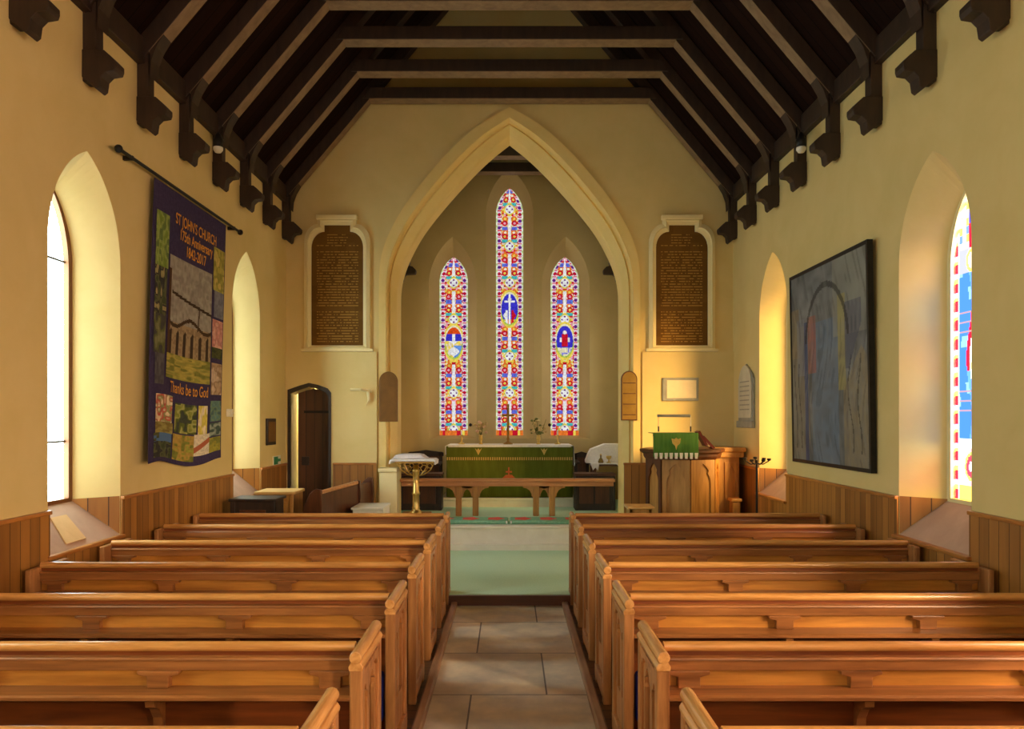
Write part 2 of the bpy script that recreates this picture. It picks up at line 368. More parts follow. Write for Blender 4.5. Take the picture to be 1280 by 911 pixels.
for s, side in ((-1, 'left'), (1, 'right')):
    outl = [(YB, -.1), (D, -.1), (D, 4.95), (YB, 4.95)]
    st(flat_with_holes('wall_'+side, outl, [inner_out(y) for y in YC], lambda u, w, s=s: (s*W, u, w), 'plaster'))
    for yc in YC:
        wn += 1
        a, b = inner_out(yc), outer_out(yc)
        c = [(yc+(u-yc)*.80, z if i > 1 else z+.03) for i, (u, z) in enumerate(b)]
        c = [(u, z-.03 if i > 1 else z) for i, (u, z) in enumerate(c)]
        rv = MB().loft([[(s*W, u, z) for u, z in a[1:]+a[:1]], [(s*3.35, u, z) for u, z in b[1:]+b[:1]]], close=False)
        wo = rv.build('window_%d' % wn, 'plaster', kind='structure')
        MB().add([(s*W, a[0][0], a[0][1]), (s*W, a[1][0], a[1][1]), (s*3.35, b[1][0], b[1][1]), (s*3.35, b[0][0], b[0][1])], [(0, 1, 2, 3)]).build('sill', 'sill', wo)
        MB().loft([[(s*3.35, u, z) for u, z in b], [(s*3.35, u, z) for u, z in c], [(s*3.40, u, z) for u, z in c]]).build('frame', 'window_frame' if s < 0 else 'cream', wo)
        zb, zt = c[0][1], max(z for _, z in c); u0, u1 = c[0][0], c[1][0]
        if s > 0 and yc == 5.87:
            hw = lambda z: .01 if z > zt else max([abs(u-yc) for u, zz in c if zz >= z-.02] + [0])
            prof = sorted([(z, abs(u-yc)) for u, z in c[2:] if u >= yc])
            def halfw(z):
                if z <= prof[0][0]: return prof[0][1]
                for (z0, h0), (z1, h1) in zip(prof, prof[1:]):
                    if z0 <= z <= z1: return h0+(h1-h0)*(z-z0)/(z1-z0+1e-9)
                return 0.
            g = col_grid(36, 190, lambda u, v: (s*3.39, u1+(u0-u1)*u, zb+(zt-zb)*v), figure_window, inside=lambda u, v: abs((u-.5)*(u1-u0)) < halfw(zb+(zt-zb)*v)+.006)
            g.build('glass', 'glass_fig', wo)
        else:
            mt = ('glass_clear' if yc > 3 else 'glass_fill') if s < 0 else ('glass_amber' if yc == 9.43 else 'glass_fill_south')
            MB().add([(s*3.39, u, z) for u, z in c], [tuple(range(len(c)))]).build('glass', mt, wo)
            if s < 0:
                for zz in (1.62, 2.98):
                    MB().box(s*3.39-.0, s*3.39+.014, u0+.0, u1-.0, zz-.008, zz+.008).build('glazing_bar', 'lead', wo)
        for t in (-1, 1):      # boarded cheeks of the recess and its ledge
            A, B = (s*W, yc+t*.49), (s*3.35, yc+t*.25)
            MB().add([(A[0], A[1], .878), (B[0], B[1], 1.165), (B[0], B[1], WT), (A[0], A[1], WT)], [(0, 1, 2, 3)]).build('cheek_board', 'dado_y', wo)
        MB().box(s*W-.05, s*W+.03, yc-.53, yc+.53, .842, .872).build('ledge', 'dado_rail', wo, bevel=.008)
    # boarded dado of the side wall
    edges = [YB] + [e for yc in YC for e in (yc-.5, yc+.5)] + [D]
    d = MB(); r = MB()
    x0, x1 = sorted((s*W, s*(W-.016))); r0, r1 = sorted((s*W, s*(W-.034)))
    for i in range(0, len(edges), 2):
        d.box(x0, x1, edges[i], edges[i+1], 0, WT-.025); r.box(r0, r1, edges[i], edges[i+1], WT-.028, WT)
    for yc in YC: d.box(x0, x1, yc-.5, yc+.5, 0, .845)
    t = d.build('trim_%d' % (1 if s < 0 else 2), 'dado_y', kind='structure')
    r.build('dado_rail', 'dado_rail', t, bevel=.006)
# nave roof
for s in (-1, 1):
    t = .06
    pr = [(s*W*1.06, ROOF(W*1.06)), (0, ROOF(0)), (0, ROOF(0)+t*1.6), (s*W*1.06, ROOF(W*1.06)+t*1.6)]
    MB().prism(pr, YB, D+.1, 'y').build('ceiling', 'roof', kind='structure')
# chancel arch wall
INN = [(-1.58, .38), (-1.58, 2.2), (-1.58, 3.40), (-1.573, 3.62), (-1.53, 3.85), (-1.425, 4.12), (-1.235, 4.46), (-.93, 4.85), (-.59, 5.23), (-.285, 5.53), (0, 5.76)]
OUT = [(-1.81, .38), (-1.81, 2.2), (-1.81, 3.55), (-1.80, 3.85), (-1.755, 4.12), (-1.635, 4.42), (-1.43, 4.77), (-1.12, 5.17), (-.78, 5.545), (-.40, 5.87), (0, 6.10)]
def catmull(P, n=4):
    out = []
    for i in range(len(P)-1):
        p0, p1, p2, p3 = P[max(i-1, 0)], P[i], P[i+1], P[min(i+2, len(P)-1)]
        for k in range(n):
            t = k/n
            out.append(tuple(.5*((2*p1[j])+(-p0[j]+p2[j])*t+(2*p0[j]-5*p1[j]+4*p2[j]-p3[j])*t*t+(-p0[j]+3*p1[j]-3*p2[j]+p3[j])*t**3) for j in (0, 1)))
    return out+[P[-1]]
def arch_line(P):
    c = P[:2] + catmull(P[2:], 4)
    return c + [(-x, z) for x, z in c[-2::-1]]
AO, AI = arch_line(OUT), arch_line(INN)
DOOR = [(-3.03, .12), (-2.50, .12), (-2.50, 2.09), (-2.54, 2.15), (-2.66, 2.20), (-2.77, 2.225), (-2.88, 2.19), (-3.03, 2.13)]
outl = [(-W, -.1), (W, -.1), (W, 4.95), (0, 8.63), (-W, 4.95)]
AOf = [(x, z if z > .5 else .35) for x, z in AO]
wf = flat_with_holes('wall_front', outl, [AOf, DOOR], lambda u, w: (u, D, w), 'plaster')
# thicker lower zone of the wall either side of the arch, up to the foot of the boards
flat_with_holes('lower_face', [(-W, .1), (-1.835, .1), (-1.835, 2.71), (-W, 2.71)], [DOOR], lambda u, w: (u, D-.045, w), 'plaster', None, wf, Vector((0, .045, 0)))
MB().box(1.835, W, D-.045, D, .1, 2.71).build('lower_face', 'plaster', wf)
prof = [(0, D), (0, D-.03), (.42, D-.02), (.47, D+.05), (.55, D+.09), (.62, D+.07), (.95, D+.17), (1., D+.22), (1., D+.55)]
MB().loft([[(AO[i][0]+(AI[i][0]-AO[i][0])*t, y, AO[i][1]+(AI[i][1]-AO[i][1])*t) for i in range(len(AO))] for t, y in prof], close=False).build('arch_moulding', 'arch', wf)
# the doorway beside the arch: reveal, vestry beyond it, door leaf ajar
d0 = MB().loft([[(x, D-.05, z) for x, z in DOOR], [(x, D+.28, z) for x, z in DOOR]]).build('door_1', 'cream', kind='structure')
dn = [(-2.51+(x+2.51)*1.0, z) for x, z in DOOR]
ring = [(-2.765+(x+2.765)*1.13, z+.055*(z > 1)) for x, z in DOOR]
flat_with_holes('doorway_edge', ring, [DOOR], lambda u, w: (u, D-.062, w), 'black_oak', None, d0, Vector((0, .02, 0)))
leaf = [(x*1.0, z) for x, z in [(-2.985, .14), (-2.515, .14), (-2.515, 2.08), (-2.55, 2.14), (-2.66, 2.19), (-2.77, 2.215), (-2.86, 2.19), (-2.985, 2.145)]]
lf = MB().prism(leaf, D+.20, D+.25).build('door_leaf', 'door', d0)
MB().box(-2.90, -2.52, D+.185, D+.20, 1.865, 1.90).build('strap_hinge', 'iron', lf)
MB().box(-2.93, -2.83, D+.17, D+.20, 1.13, 1.25).build('lock_box', 'black_oak', lf, bevel=.005)
MB().box(-3.4, -2.2, D+1.2, D+1.25, 0, 3).box(-3.4, -3.35, D+.3, D+1.25, 0, 3).box(-2.25, -2.2, D+.3, D+1.25, 0, 3).box(-3.4, -2.2, D+.3, D+1.25, 2.95, 3).box(-3.4, -2.2, D+.3, D+1.25, 0, .05).build('wall_vestry', 'cream', kind='structure')
# boarded dado of the arch wall
t3 = MB().box(-2.44, -1.84, D-.062, D-.045, .1, WT-.025).build('trim_3', 'dado_x', kind='structure')
MB().box(-2.44, -1.84, D-.08, D-.045, WT-.028, WT).build('dado_rail', 'dado_rail', t3, bevel=.006)
t4 = MB().box(1.58, W, D-.062, D-.04, .1, WT-.025).build('trim_4', 'dado_x', kind='structure')
MB().box(1.57, W, D-.08, D-.04, WT-.028, WT).build('dado_rail', 'dado_rail', t4, bevel=.006)
# chancel
CWX, CY0, CY1 = 1.90, D+.55, 13.70
CROOF = lambda x: 4.62+1.07*(CWX-abs(x))
LAN = [(-.975, .245, 1.49, 4.16, 4.60, 4.90), (0., .235, 1.49, 5.34, 5.80, 6.08), (.962, .245, 1.49, 4.16, 4.60, 4.90)]
for s, nm in ((-1, 'wall_chancel_left'), (1, 'wall_chancel_right')):
    hole = [lancet(12.75, .35, 1.9, 3.0, 3.6, 8)]  # unseen window in each side wall, added to light the chancel
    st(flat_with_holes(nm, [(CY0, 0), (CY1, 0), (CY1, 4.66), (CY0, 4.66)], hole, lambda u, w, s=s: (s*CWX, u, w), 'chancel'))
    wn += 1
    h2 = lancet(12.75, .24, 2.0, 2.95, 3.4, 8)
    wo = MB().loft([[(s*CWX, u, z) for u, z in hole[0]], [(s*(CWX+.3), u, z) for u, z in h2]]).build('window_%d' % wn, 'chancel', kind='structure')
    MB().add([(s*(CWX+.3), u, z) for u, z in h2], [tuple(range(len(h2)))]).build('glass', M.setdefault('glass_chancel_fill', mat_emit('chancel_fill_glazing', (1., .93, .8, 1), 4.5)), wo)
    t = .05
    MB().prism([(s*CWX*1.05, CROOF(CWX*1.05)), (0, CROOF(0)), (0, CROOF(0)+.1), (s*CWX*1.05, CROOF(CWX*1.05)+.1)], CY0, CY1+.1, 'y').build('ceiling_chancel', 'roof', kind='structure')
holes = [lancet(c, .41, z0-.05, zs-.1, zr, 12) for c, hw, z0, zs, za, zr in LAN]
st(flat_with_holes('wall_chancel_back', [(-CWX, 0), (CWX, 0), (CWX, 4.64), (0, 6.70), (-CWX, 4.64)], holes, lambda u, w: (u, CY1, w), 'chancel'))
def stained(u, z, hw, med):
    """u -1..1 across, z metres above the foot; med = (kind, centre height)"""
    au = abs(u)
    if z < .09:
        return (YEL, GRN, RED, ORG)[int(hash2(int(u*5+9), 1)*3.99)]
    if au > .90: return lin(240, 250, 225) if (z*9) % 1 < .6 else lin(206, 232, 150)
    if au > .64:
        k = (z/.115) % 1; r = math.hypot((au-.77)*hw, (k-.5)*.115)
        if r < .029: return lin(110, 36, 140) if int(z/.115) % 3 else lin(196, 16, 60)
        if k < .16: return lin(232, 70, 90)
        return lin(250, 224, 240)
    if med:
        kind, zc = med; du, dz = u*hw, z-zc
        e = math.sqrt((du/.165)**2+(dz/.30)**2)
        if e < 1.12:
            if e > .98: return YEL
            if e > .88: return GRN if dz < 0 else (1, .95, .6)
            if kind == 0:
                if dz > .15: return lin(236, 84, 30)
                if dz > .03: return BLUE if abs(du) > .03 else WHT
                if abs(du) < .05+.05*math.sin(dz*30): return WHT
                return lin(110, 160, 245) if du > 0 and dz < -.05 else (YEL if hash2(int(du*60), int(dz*40)) > .4 else (1, .85, .6))
            if kind == 1:
                if abs(du) < .014 or (abs(dz-.13) < .016 and abs(du) < .09): return WHT
                if math.hypot(du, dz-.17) < .03: return (1, .9, .8)
                if dz < -.02 and .03 < abs(du) < .09+.02*math.sin(dz*40): return RED if du > 0 else WHT
                if dz < -.18: return YEL if abs(du) > .03 else ORG
                return BLUE
            if math.hypot(du, dz-.15) < .035: return (1, .9, .8)
            if abs(du) < .05 and -.1 < dz < .12: return RED
            if .04 < abs(du) < .09 and -.02 < dz < .06: return WHT
            if dz < -.12: return (1, .93, .6) if hash2(int(du*40), int(dz*30)) > .3 else LIL
            return BLUE
    P = .64; t = (z/P) % 1; du = au*hw
    q = math.hypot(du, (t-.16)*P)
    if q < .028: return WHT
    if q < .075: return PURP if (abs(du-.045) < .014 and abs((t-.16)*P) < .014) or (du < .014 and abs(abs((t-.16)*P)-.05) < .014) else WHT
    if abs(du/.125)+abs((t-.16)*P/.125) < 1: return YEL if hash2(int(z*70), int(du*90)) > .25 else GRN
    if au < .12 and t < .93: return WHT
    if abs(t-.64) < .05 and abs(au-.36) < .22: return lin(104, 110, 226) if au < .45 else lin(90, 150, 230)
    if abs(t-.30) < .045 and abs(au-.36) < .2: return TEAL
    for tc, cc, c1, c2 in ((.42, .36, RED, YEL), (.53, .32, ORG, (1, .96, .7)), (.78, .36, RED, PINK), (.90, .33, ORG, YEL)):
        r = math.hypot((au-cc)*hw, (t-tc)*P)
        if r < .022: return c2
        if r < .050: return c1
    h = hash2(int(z*34), int(au*7), 2)
    return RED if h < .22 else (YEL if h < .44 else (ORG if h < .58 else (PINK if h < .74 else lin(255, 246, 214))))
for i, (c, hw, z0, zs, za, zr) in enumerate(LAN):
    wn += 1
    a = holes[i]; b = lancet(c, hw, z0, zs, za, 12)
    wo = MB().loft([[(u, CY1, z) for u, z in a], [(u, CY1+.26, z) for u, z in b]]).build('window_%d' % wn, 'chancel', kind='structure')
    prof = sorted([(z, abs(u-c)) for u, z in b[2:] if u >= c-1e-6])
    def halfw(z, prof=prof):
        if z <= prof[0][0]: return prof[0][1]
        for (za_, h0), (zb_, h1) in zip(prof, prof[1:]):
            if za_ <= z <= zb_: return h0+(h1-h0)*(z-za_)/(zb_-za_+1e-9)
        return 0.
    zc = (1.49, 3.35, 1.49)[i]; med = (i, Z((428, 386, 426)[i], CY1+.25)-z0)
    Ht = za-z0
    def cf(u, v, c=c, hw=hw, med=med, Ht=Ht, z0=z0, halfw=halfw):
        h = max(halfw(z0+v*Ht), .02); x = (u*2-1)*hw
        k = .62+.38*hash2(int(u*24), int(v*Ht*46), 8)
        return tuple(q*k for q in stained(max(-1, min(1, x/h)), v*Ht, h, med))
    g = col_grid(56, int(56*Ht/(2*hw)), lambda u, v, c=c, hw=hw, z0=z0, Ht=Ht: (c+(u*2-1)*hw, CY1+.255, z0+v*Ht), cf, inside=lambda u, v, hw=hw, z0=z0, Ht=Ht, halfw=halfw: abs((u*2-1)*hw) < halfw(z0+v*Ht)+.004)
    g.build('glass', 'glass_lancet', wo)
# west wall behind the camera with three tall glowing windows added as fill light
WW = [(-1.7, .45, 1.6, 3.4, 4.1), (0., .55, 1.9, 4.2, 5.0), (1.7, .45, 1.6, 3.4, 4.1)]
wh = [lancet(*a, 8) for a in WW]
st(flat_with_holes('wall_back', outl, wh, lambda u, w: (u, YB, w), 'plaster'))
M['glass_west_fill'] = mat_emit('west_fill_glazing', (1., .93, .78, 1), S_EM['west'])
for a, hl in zip(WW, wh):
    wn += 1
    b = lancet(a[0], a[1]*.8, a[2]+.1, a[3], a[4]-.12, 8)
    wo = MB().loft([[(u, YB, z) for u, z in hl], [(u, YB-.25, z) for u, z in b]]).build('window_%d' % wn, 'plaster', kind='structure')
    MB().add([(u, YB-.25, z) for u, z in b], [tuple(range(len(b)))]).build('glass', 'glass_west_fill', wo)
# ------------------------------------------------------------------ roof trusses
def make_truss(name, hw, roof, post_z, corbel_reach, coll_z, w=.16, dep=.225, foot=.0):
    t = thing(name, '', 'roof truss', (0, 0, 0), None)
    r = lambda x: roof(x)-dep
    for s in (-1, 1):
        xe = hw-.02; xt = .05
        pts = [(s*xe, r(xe)), (s*xt, r(xt)), (s*xt, roof(xt)-.01), (s*xe, roof(xe)-.01)]
        o = MB().prism(pts, -w/2, w/2).build('rafter', 'timber', t, local=True, bevel=.006)
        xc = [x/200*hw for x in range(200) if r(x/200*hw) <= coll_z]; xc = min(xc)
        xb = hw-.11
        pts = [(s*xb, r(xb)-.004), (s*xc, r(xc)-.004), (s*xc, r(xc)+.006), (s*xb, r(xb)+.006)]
        MB().prism(pts, -w/2+.002, w/2-.002).build('lit_soffit_strip', 'soffit_lit', o, local=True)
        pz = post_z
        o = MB().box(*sorted((s*hw, s*(hw-.10))), -.055, .055, pz+.06, r(hw-.1)+.05).build('wall_post', 'timber', t, local=True, bevel=.008)
        # curved knee where post and rafter meet
        k = [(s*(hw-.12), r(hw-.12)-.22), (s*(hw-.13), r(hw-.13)-.10), (s*(hw-.17), r(hw-.17)-.035), (s*(hw-.26), r(hw-.26)+.01), (s*(hw-.12), r(hw-.12)+.03)]
        MB().prism(k, -w/2+.004, w/2-.004).build('knee', 'timber', t, local=True)
        a = hw; q = hw-.10; cr = corbel_reach
        pts = [(s*a, pz+.09), (s*(q-.005), pz), (s*(q-.03), pz+.02), (s*(q-.04), pz+.09), (s*(q-.075), pz+.125), (s*(q-cr+.01), pz+.135), (s*(q-cr), pz+.165), (s*(q-cr), pz+.20), (s*(q-cr+.05), pz+.25), (s*(q-.06), pz+.285), (s*q, pz+.29), (s*a, pz+.29)]
        MB().prism(pts, -.065, .065).build('corbel', 'timber', t, local=True, bevel=.006)
    xs = min(x/400*hw for x in range(400) if r(x/400*hw) <= coll_z+.0)
    ct = coll_z+.15; xt = min(x/400*hw for x in range(400) if r(x/400*hw) <= ct)
    o = MB().prism([(-xs-.08, coll_z), (xs+.08, coll_z), (xt+.12, ct), (-xt-.12, ct)], -w/2-.02, w/2+.02).build('collar', 'timber', t, local=True, bevel=.006)
    MB().box(-xs, xs, -w/2-.016, w/2+.016, coll_z-.006, coll_z+.006).build('lit_soffit_strip', 'soffit_lit', o, local=True)
    return t
proto = make_truss('roof_truss', W, ROOF, 4.18, .15, 6.13)
tl = ['dark timber roof truss set tight against the chancel arch wall', 'second dark roof truss from the chancel arch wall', 'third dark roof truss from the chancel arch wall', 'fourth dark roof truss from the arch, a white spotlight fixed on each wall post',
      'fifth dark roof truss from the arch, its wall post just above the banner pole', 'sixth dark roof truss from the chancel arch wall', 'seventh dark roof truss from the arch, over the peaks of the wider-seen windows', 'eighth dark roof truss from the arch, only its wall brackets in view']
tl[3] = 'fourth dark roof truss from the chancel arch wall'
tl[4] = 'fifth dark roof truss from the arch, spotlights hanging just beyond its posts'
tl[6] = 'seventh dark roof truss from the chancel arch wall, second nearest the viewer'
for i in range(8):
    o = proto if i == 0 else copy_tree(proto)
    o.location = (0, 10.94-.847*i, 0); o['label'] = tl[i]; o['group'] = 'nave roof trusses'
cp = make_truss('chancel_truss', CWX, CROOF, 4.06, .24, 5.88, dep=.17)
for i, (y, lb) in enumerate(((13.35, 'dark chancel roof truss closest to the three stained lancets'), (12.55, 'dark roof truss across the middle of the chancel'), (11.80, 'dark chancel roof truss just behind the pointed arch'))):
    o = cp if i == 0 else copy_tree(cp)
    o.location = (0, y, 0); o['label'] = lb; o['group'] = 'chancel roof trusses'
for s, nm in ((-1, 'left'), (1, 'right')):    # wall plates
    x0, x1 = sorted((s*W, s*(W-.07)))
    MB().box(x0, x1, YB, D, 4.74, 4.95).build('trim_%d' % (5 if s < 0 else 6), 'timber', kind='structure', bevel=.01)
    MB().box(*sorted((s*CWX, s*(CWX-.06))), CY0, CY1, 4.48, 4.64).build('trim_%d' % (7 if s < 0 else 8), 'timber', kind='structure', bevel=.01)

# ------------------------------------------------------------------ pews
XI, XO = .61, 3.02
def arc_pts(cy, cz, r, a0, a1, n=8): return [(cy+r*math.cos(math.radians(a0+(a1-a0)*i/n)), cz+r*math.sin(math.radians(a0+(a1-a0)*i/n))) for i in range(n+1)]
def bench_end(s, t, L=.48):
    """pierced bench end: two posts, moulded top rail under a round capping, trefoil-headed slits"""
    x = s*XI
    top, bot = .79, .04
    ym = L/2
    def slit(c, hw, z0, z1):
        return [(c-hw, z0), (c+hw, z0), (c+hw, z1-.10), (c+hw*1.22, z1-.085), (c+hw*1.18, z1-.06), (c+hw*.7, z1-.045), (c+hw*.55, z1-.02), (c, z1), (c-hw*.55, z1-.02), (c-hw*.7, z1-.045), (c-hw*1.18, z1-.06), (c-hw*1.22, z1-.085), (c-hw, z1-.10)]
    out = [(.03, bot), (L-.03, bot), (L-.03, top), (.03, top)]
    if L > .3: holes = [slit(ym-.088, .056, .30, .70), slit(ym+.088, .056, .30, .70)]
    else: holes = [slit(ym, .03, .36, .69)]
    e = flat_with_holes('bench_end', out, holes, lambda u, w: (x-.008, u, w), 'pew_y', None, None, Vector((.016, 0, 0)))
    e.parent = t
    for y in (.0, L-.06):
        MB().box(x-.026, x+.026, y, y+.06, .0, .80).build('post', 'pew_y', e, local=True, bevel=.008)
    MB().prism([(.055, .77), (.055, .735), (.085, .70), (.12, .735), (L-.12, .735), (L-.085, .70), (L-.055, .735), (L-.055, .77)], x-.022, x+.022, 'x').build('shaped_rail', 'pew_y', e, local=True, bevel=.004)
    MB().prism([(x-.027, .79), (x+.027, .79), (x+.030, .806), (x+.020, .822), (x-.020, .822), (x-.030, .806)], -.004, L+.004).build('top_rail', 'pew_roll', e, local=True, bevel=.003)
    MB().tube([(x, -.012, .845), (x, L+.012, .845)], .025, 16).build('capping_roll', 'pew_roll', e, local=True, smooth=False, bevel=.004)
    MB().box(x-.03, x+.03, .02, L-.02, .04, .13).build('foot_rail', 'pew_y', e, local=True, bevel=.006)
    return e
def back(s, t, shelf=True, y0=.13):
    xa, xb = sorted((s*(XI+.026), s*(XO-.02)))
    MB().box(xa, xb, y0+.012, y0+.030, .06, .835).build('back_board', 'pew', t, local=True)
    p = arc_pts(y0+.006, .851, .0205, -60, 240, 14)
    MB().prism(p, xa, xb, 'x').build('top_roll', 'pew_roll_x', t, local=True)
    MB().prism([(y0-.024, .800), (y0+.03, .800), (y0+.03, .815), (y0+.006, .815), (y0-.020, .811)], xa, xb, 'x').build('back_moulding', 'pew', t, local=True, bevel=.003)
    MB().box(xa, xb, y0+.003, y0+.012, .815, .836).build('neck_shade_strip', 'pew_dark', t, local=True)  # dark colour paints the shadow gap under the top roll
    # framed upper panels with shouldered ends
    xs = [XI+.026, .71, 1.44, 2.19, 2.93, XO-.02]
    MB().box(xa, xb, y0+.006, y0+.012, .689 if shelf else .16, .757).build('recessed_panel', 'pew_gold', t, local=True)
    fr = MB().box(xa, xb, y0-.016, y0+.012, .757, .800)
    fr.build('frieze_rail', 'pew', t, local=True, bevel=.003)
    if not shelf:
        for q in (.72, 1.42, 2.14, 2.88):
            MB().box(*sorted((s*(q-.05), s*(q+.05))), y0-.012, y0+.012, .10, .757).build('stile', 'pew', t, local=True, bevel=.003)
        MB().box(xa, xb, y0-.013, y0+.012, .06, .16).build('foot_rail', 'pew', t, local=True, bevel=.003)
        return
    MB().box(xa, xb, y0+.004, y0+.012, .06, .66).build('lower_board', 'pew_dark', t, local=True)
    sh = MB().prism([(y0+.012, .664), (y0-.112, .664), (y0-.124, .670), (y0-.124, .682), (y0-.114, .689), (y0+.012, .689)], xa, xb, 'x').build('book_shelf', 'pew', t, local=True)
    for q in (.735, 1.44, 2.19, 2.90):
        m = MB()
        q0 = s*q
        m.prism([(q0-.085, .758), (q0-.085, .745), (q0-.045, .733), (q0-.045, .689), (q0+.045, .689), (q0+.045, .733), (q0+.085, .745), (q0+.085, .758)], y0-.03, y0+.012)
        m.build('shelf_block', 'pew', sh, local=True, bevel=.003)
        m = MB().prism([(y0+.006, .664), (y0-.105, .664), (y0-.10, .635), (y0-.06, .615), (y0-.03, .57), (y0-.025, .53), (y0+.006, .50)], q0-.02, q0+.02, 'x')
        m.build('shelf_bracket', 'pew', sh, local=True, bevel=.003)
def make_pew(s):
    t = thing('church_pew', '', 'pew')
    bench_end(s, t)
    back(s, t)
    xa, xb = sorted((s*(XI+.026), s*(XO-.02)))
    MB().box(xa, xb, .16, .53, .425, .455).build('seat', 'pew', t, local=True, bevel=.010)
    MB().box(*sorted((s*(XO-.02), s*(XO+.02))), .02, .46, .005, .84).build('wall_end', 'pew_y', t, local=True, bevel=.008)
    MB().box(xa, xb, .46, .50, .04, .08).build('foot_board', 'pew_dark', t, local=True, bevel=.004)
    return t
def make_front(s):
    t = thing('pew_front', '', 'pew front')
    bench_end(s, t, .24)
    back(s, t, False, .09)
    MB().box(*sorted((s*(XO-.02), s*(XO+.02))), .02, .22, .005, .86).build('wall_end', 'pew_y', t, local=True, bevel=.008)
    return t
M['pew_roll_x'] = mat_noise('pew_pine_roll', srgb(174, 116, 56), srgb(222, 164, 94), (1.2, 14, 14), .25, bump=.04, nscale=1.8, detail=6)
where = {-1: 'on the banner side of the aisle', 1: 'on the painting side of the aisle'}
nth = ['sixth', 'fifth', 'fourth', 'third', 'second', 'first']
for s in (-1, 1):
    p = make_pew(s)
    for k in range(6):
        o = p if k == 0 else copy_tree(p)
        o.location = (0, 2.26+.911*k, .005)
        o['label'] = '%s pine pew from the chancel steps %s' % (nth[k], where[s])
        o['group'] = 'rows of pine pews'
    f = make_front(s); f.location = (0, 7.65, .005)
    f['label'] = 'panelled pine pew front ahead of the pews %s' % where[s]
    f['group'] = 'panelled pew fronts'
# hassocks between the pews
def hassock(s, y, z0, z1, label, hung):
    x0, x1 = sorted((s*.648, s*1.0))
    t = thing('hanging_hassock' if hung else 'hassock', label, 'kneeler', ((x0+x1)/2, y, z0), 'navy hassocks')
    MB().box(x0, x1, y, y+.09, z0, z1).build('cushion', 'hassock', t, bevel=.02, seg=3)
    c = (x0+x1)/2
    MB().tube([(c-.05, y+.045, z1-.01), (c-.03, y+.06, z1+.05), (c+.03, y+.06, z1+.05), (c+.05, y+.045, z1-.01)], .006, 6).build('loop', 'hassock', t)
hassock(-1, 4.075, .24, .49, 'navy hassock hung behind the fourth pew from the chancel, banner side', True)
hassock(1, 4.075, .24, .49, 'navy hassock hung behind the fourth pew from the chancel, painting side', True)
hassock(1, 4.985, .24, .46, 'navy hassock hung behind the third pew from the chancel, painting side', True)
hassock(-1, 4.985, .006, .22, 'navy hassock on the floor behind the third pew, banner side', False)
def smooth_noise(x, y, k):
    i, j = math.floor(x), math.floor(y); fx, fy = x-i, y-j; fx = fx*fx*(3-2*fx); fy = fy*fy*(3-2*fy)
    a = hash2(i, j, k)*(1-fx)+hash2(i+1, j, k)*fx; b = hash2(i, j+1, k)*(1-fx)+hash2(i+1, j+1, k)*fx
    return a*(1-fy)+b*fy
# ------------------------------------------------------------------ commandment boards either side of the arch
def shoulder(c, hw, z0, zs, zt, cw, rise, n=8):
    """board outline: straight sides, quarter-round shoulders, raised flat centre"""
    r = min(hw-cw, zt-rise-zs)
    right = [(c+hw-(hw-cw)*(1-math.cos(PI/2*i/n)), zs+(zt-rise-zs)*math.sin(PI/2*i/n)) for i in range(n+1)]
    pts = [(c-hw, z0), (c+hw, z0)] + right + [(c+cw, zt), (c-cw, zt)] + [(2*c-x, z) for x, z in right[::-1]]
    return pts
for s, lb in ((-1, 'brown commandment board in a cream moulded frame above the dark door'), (1, 'brown commandment board in a cream moulded frame above the pulpit')):
    c = s*2.385; y = D
    t = thing('commandment_board', lb, 'wall board', (c, y, 2.72), 'pair of commandment boards')
    a = shoulder(c, .455, 2.745, 4.22, 4.575, .27, .10); b = shoulder(c, .36, 2.80, 4.15, 4.465, .18, .09)
    mid = [(p[0]+(q[0]-p[0])*.5, p[1]+(q[1]-p[1])*.5) for p, q in zip(a, b)]
    rings = [[(u, yy, z) for u, z in L] for L, yy in ((a, y), (a, y-.05), (mid, y-.075), ([(p[0]+(q[0]-p[0])*.6, p[1]+(q[1]-p[1])*.6) for p, q in zip(a, b)], y-.05), (b, y-.04), (b, y))]
    MB().loft(rings).build('frame', 'cream', t)
    MB().box(c-.50, c+.50, y-.06, y, 2.715, 2.755).build('frame_sill', 'cream', t, bevel=.008)
    MB().box(c-.285, c+.285, y-.085, y, 4.535, 4.60).build('frame_crest', 'cream', t, bevel=.01)
    def tx(u, v, s=s):
        line = int(v*44); f = (v*44) % 1
        edge = .10 if v < .85 else .3
        base = lin(112, 78, 34) if hash2(int(u*6), int(v*14)) > .5 else lin(118, 84, 38)
        if .3 < f < .62 and edge < u < 1-edge and hash2(int(u*46), line) > .30 and .03 < v < .93: return lin(176, 136, 62)
        return base
    bb = shoulder(0, 1., 0, 1., 1., .5, .0)
    zt = lambda u: 4.465 if abs(u-c) < .18 else 4.15+.225*math.sqrt(max(0, 1-((abs(u-c)-.18)/.18)**2))
    g = col_grid(60, 134, lambda u, v: (c-.36+.72*u, y-.012, 2.80+1.665*v), tx, inside=lambda u, v: 2.80+1.665*v < zt(c-.36+.72*u)+.012)
    g.build('board', 'attr', t)
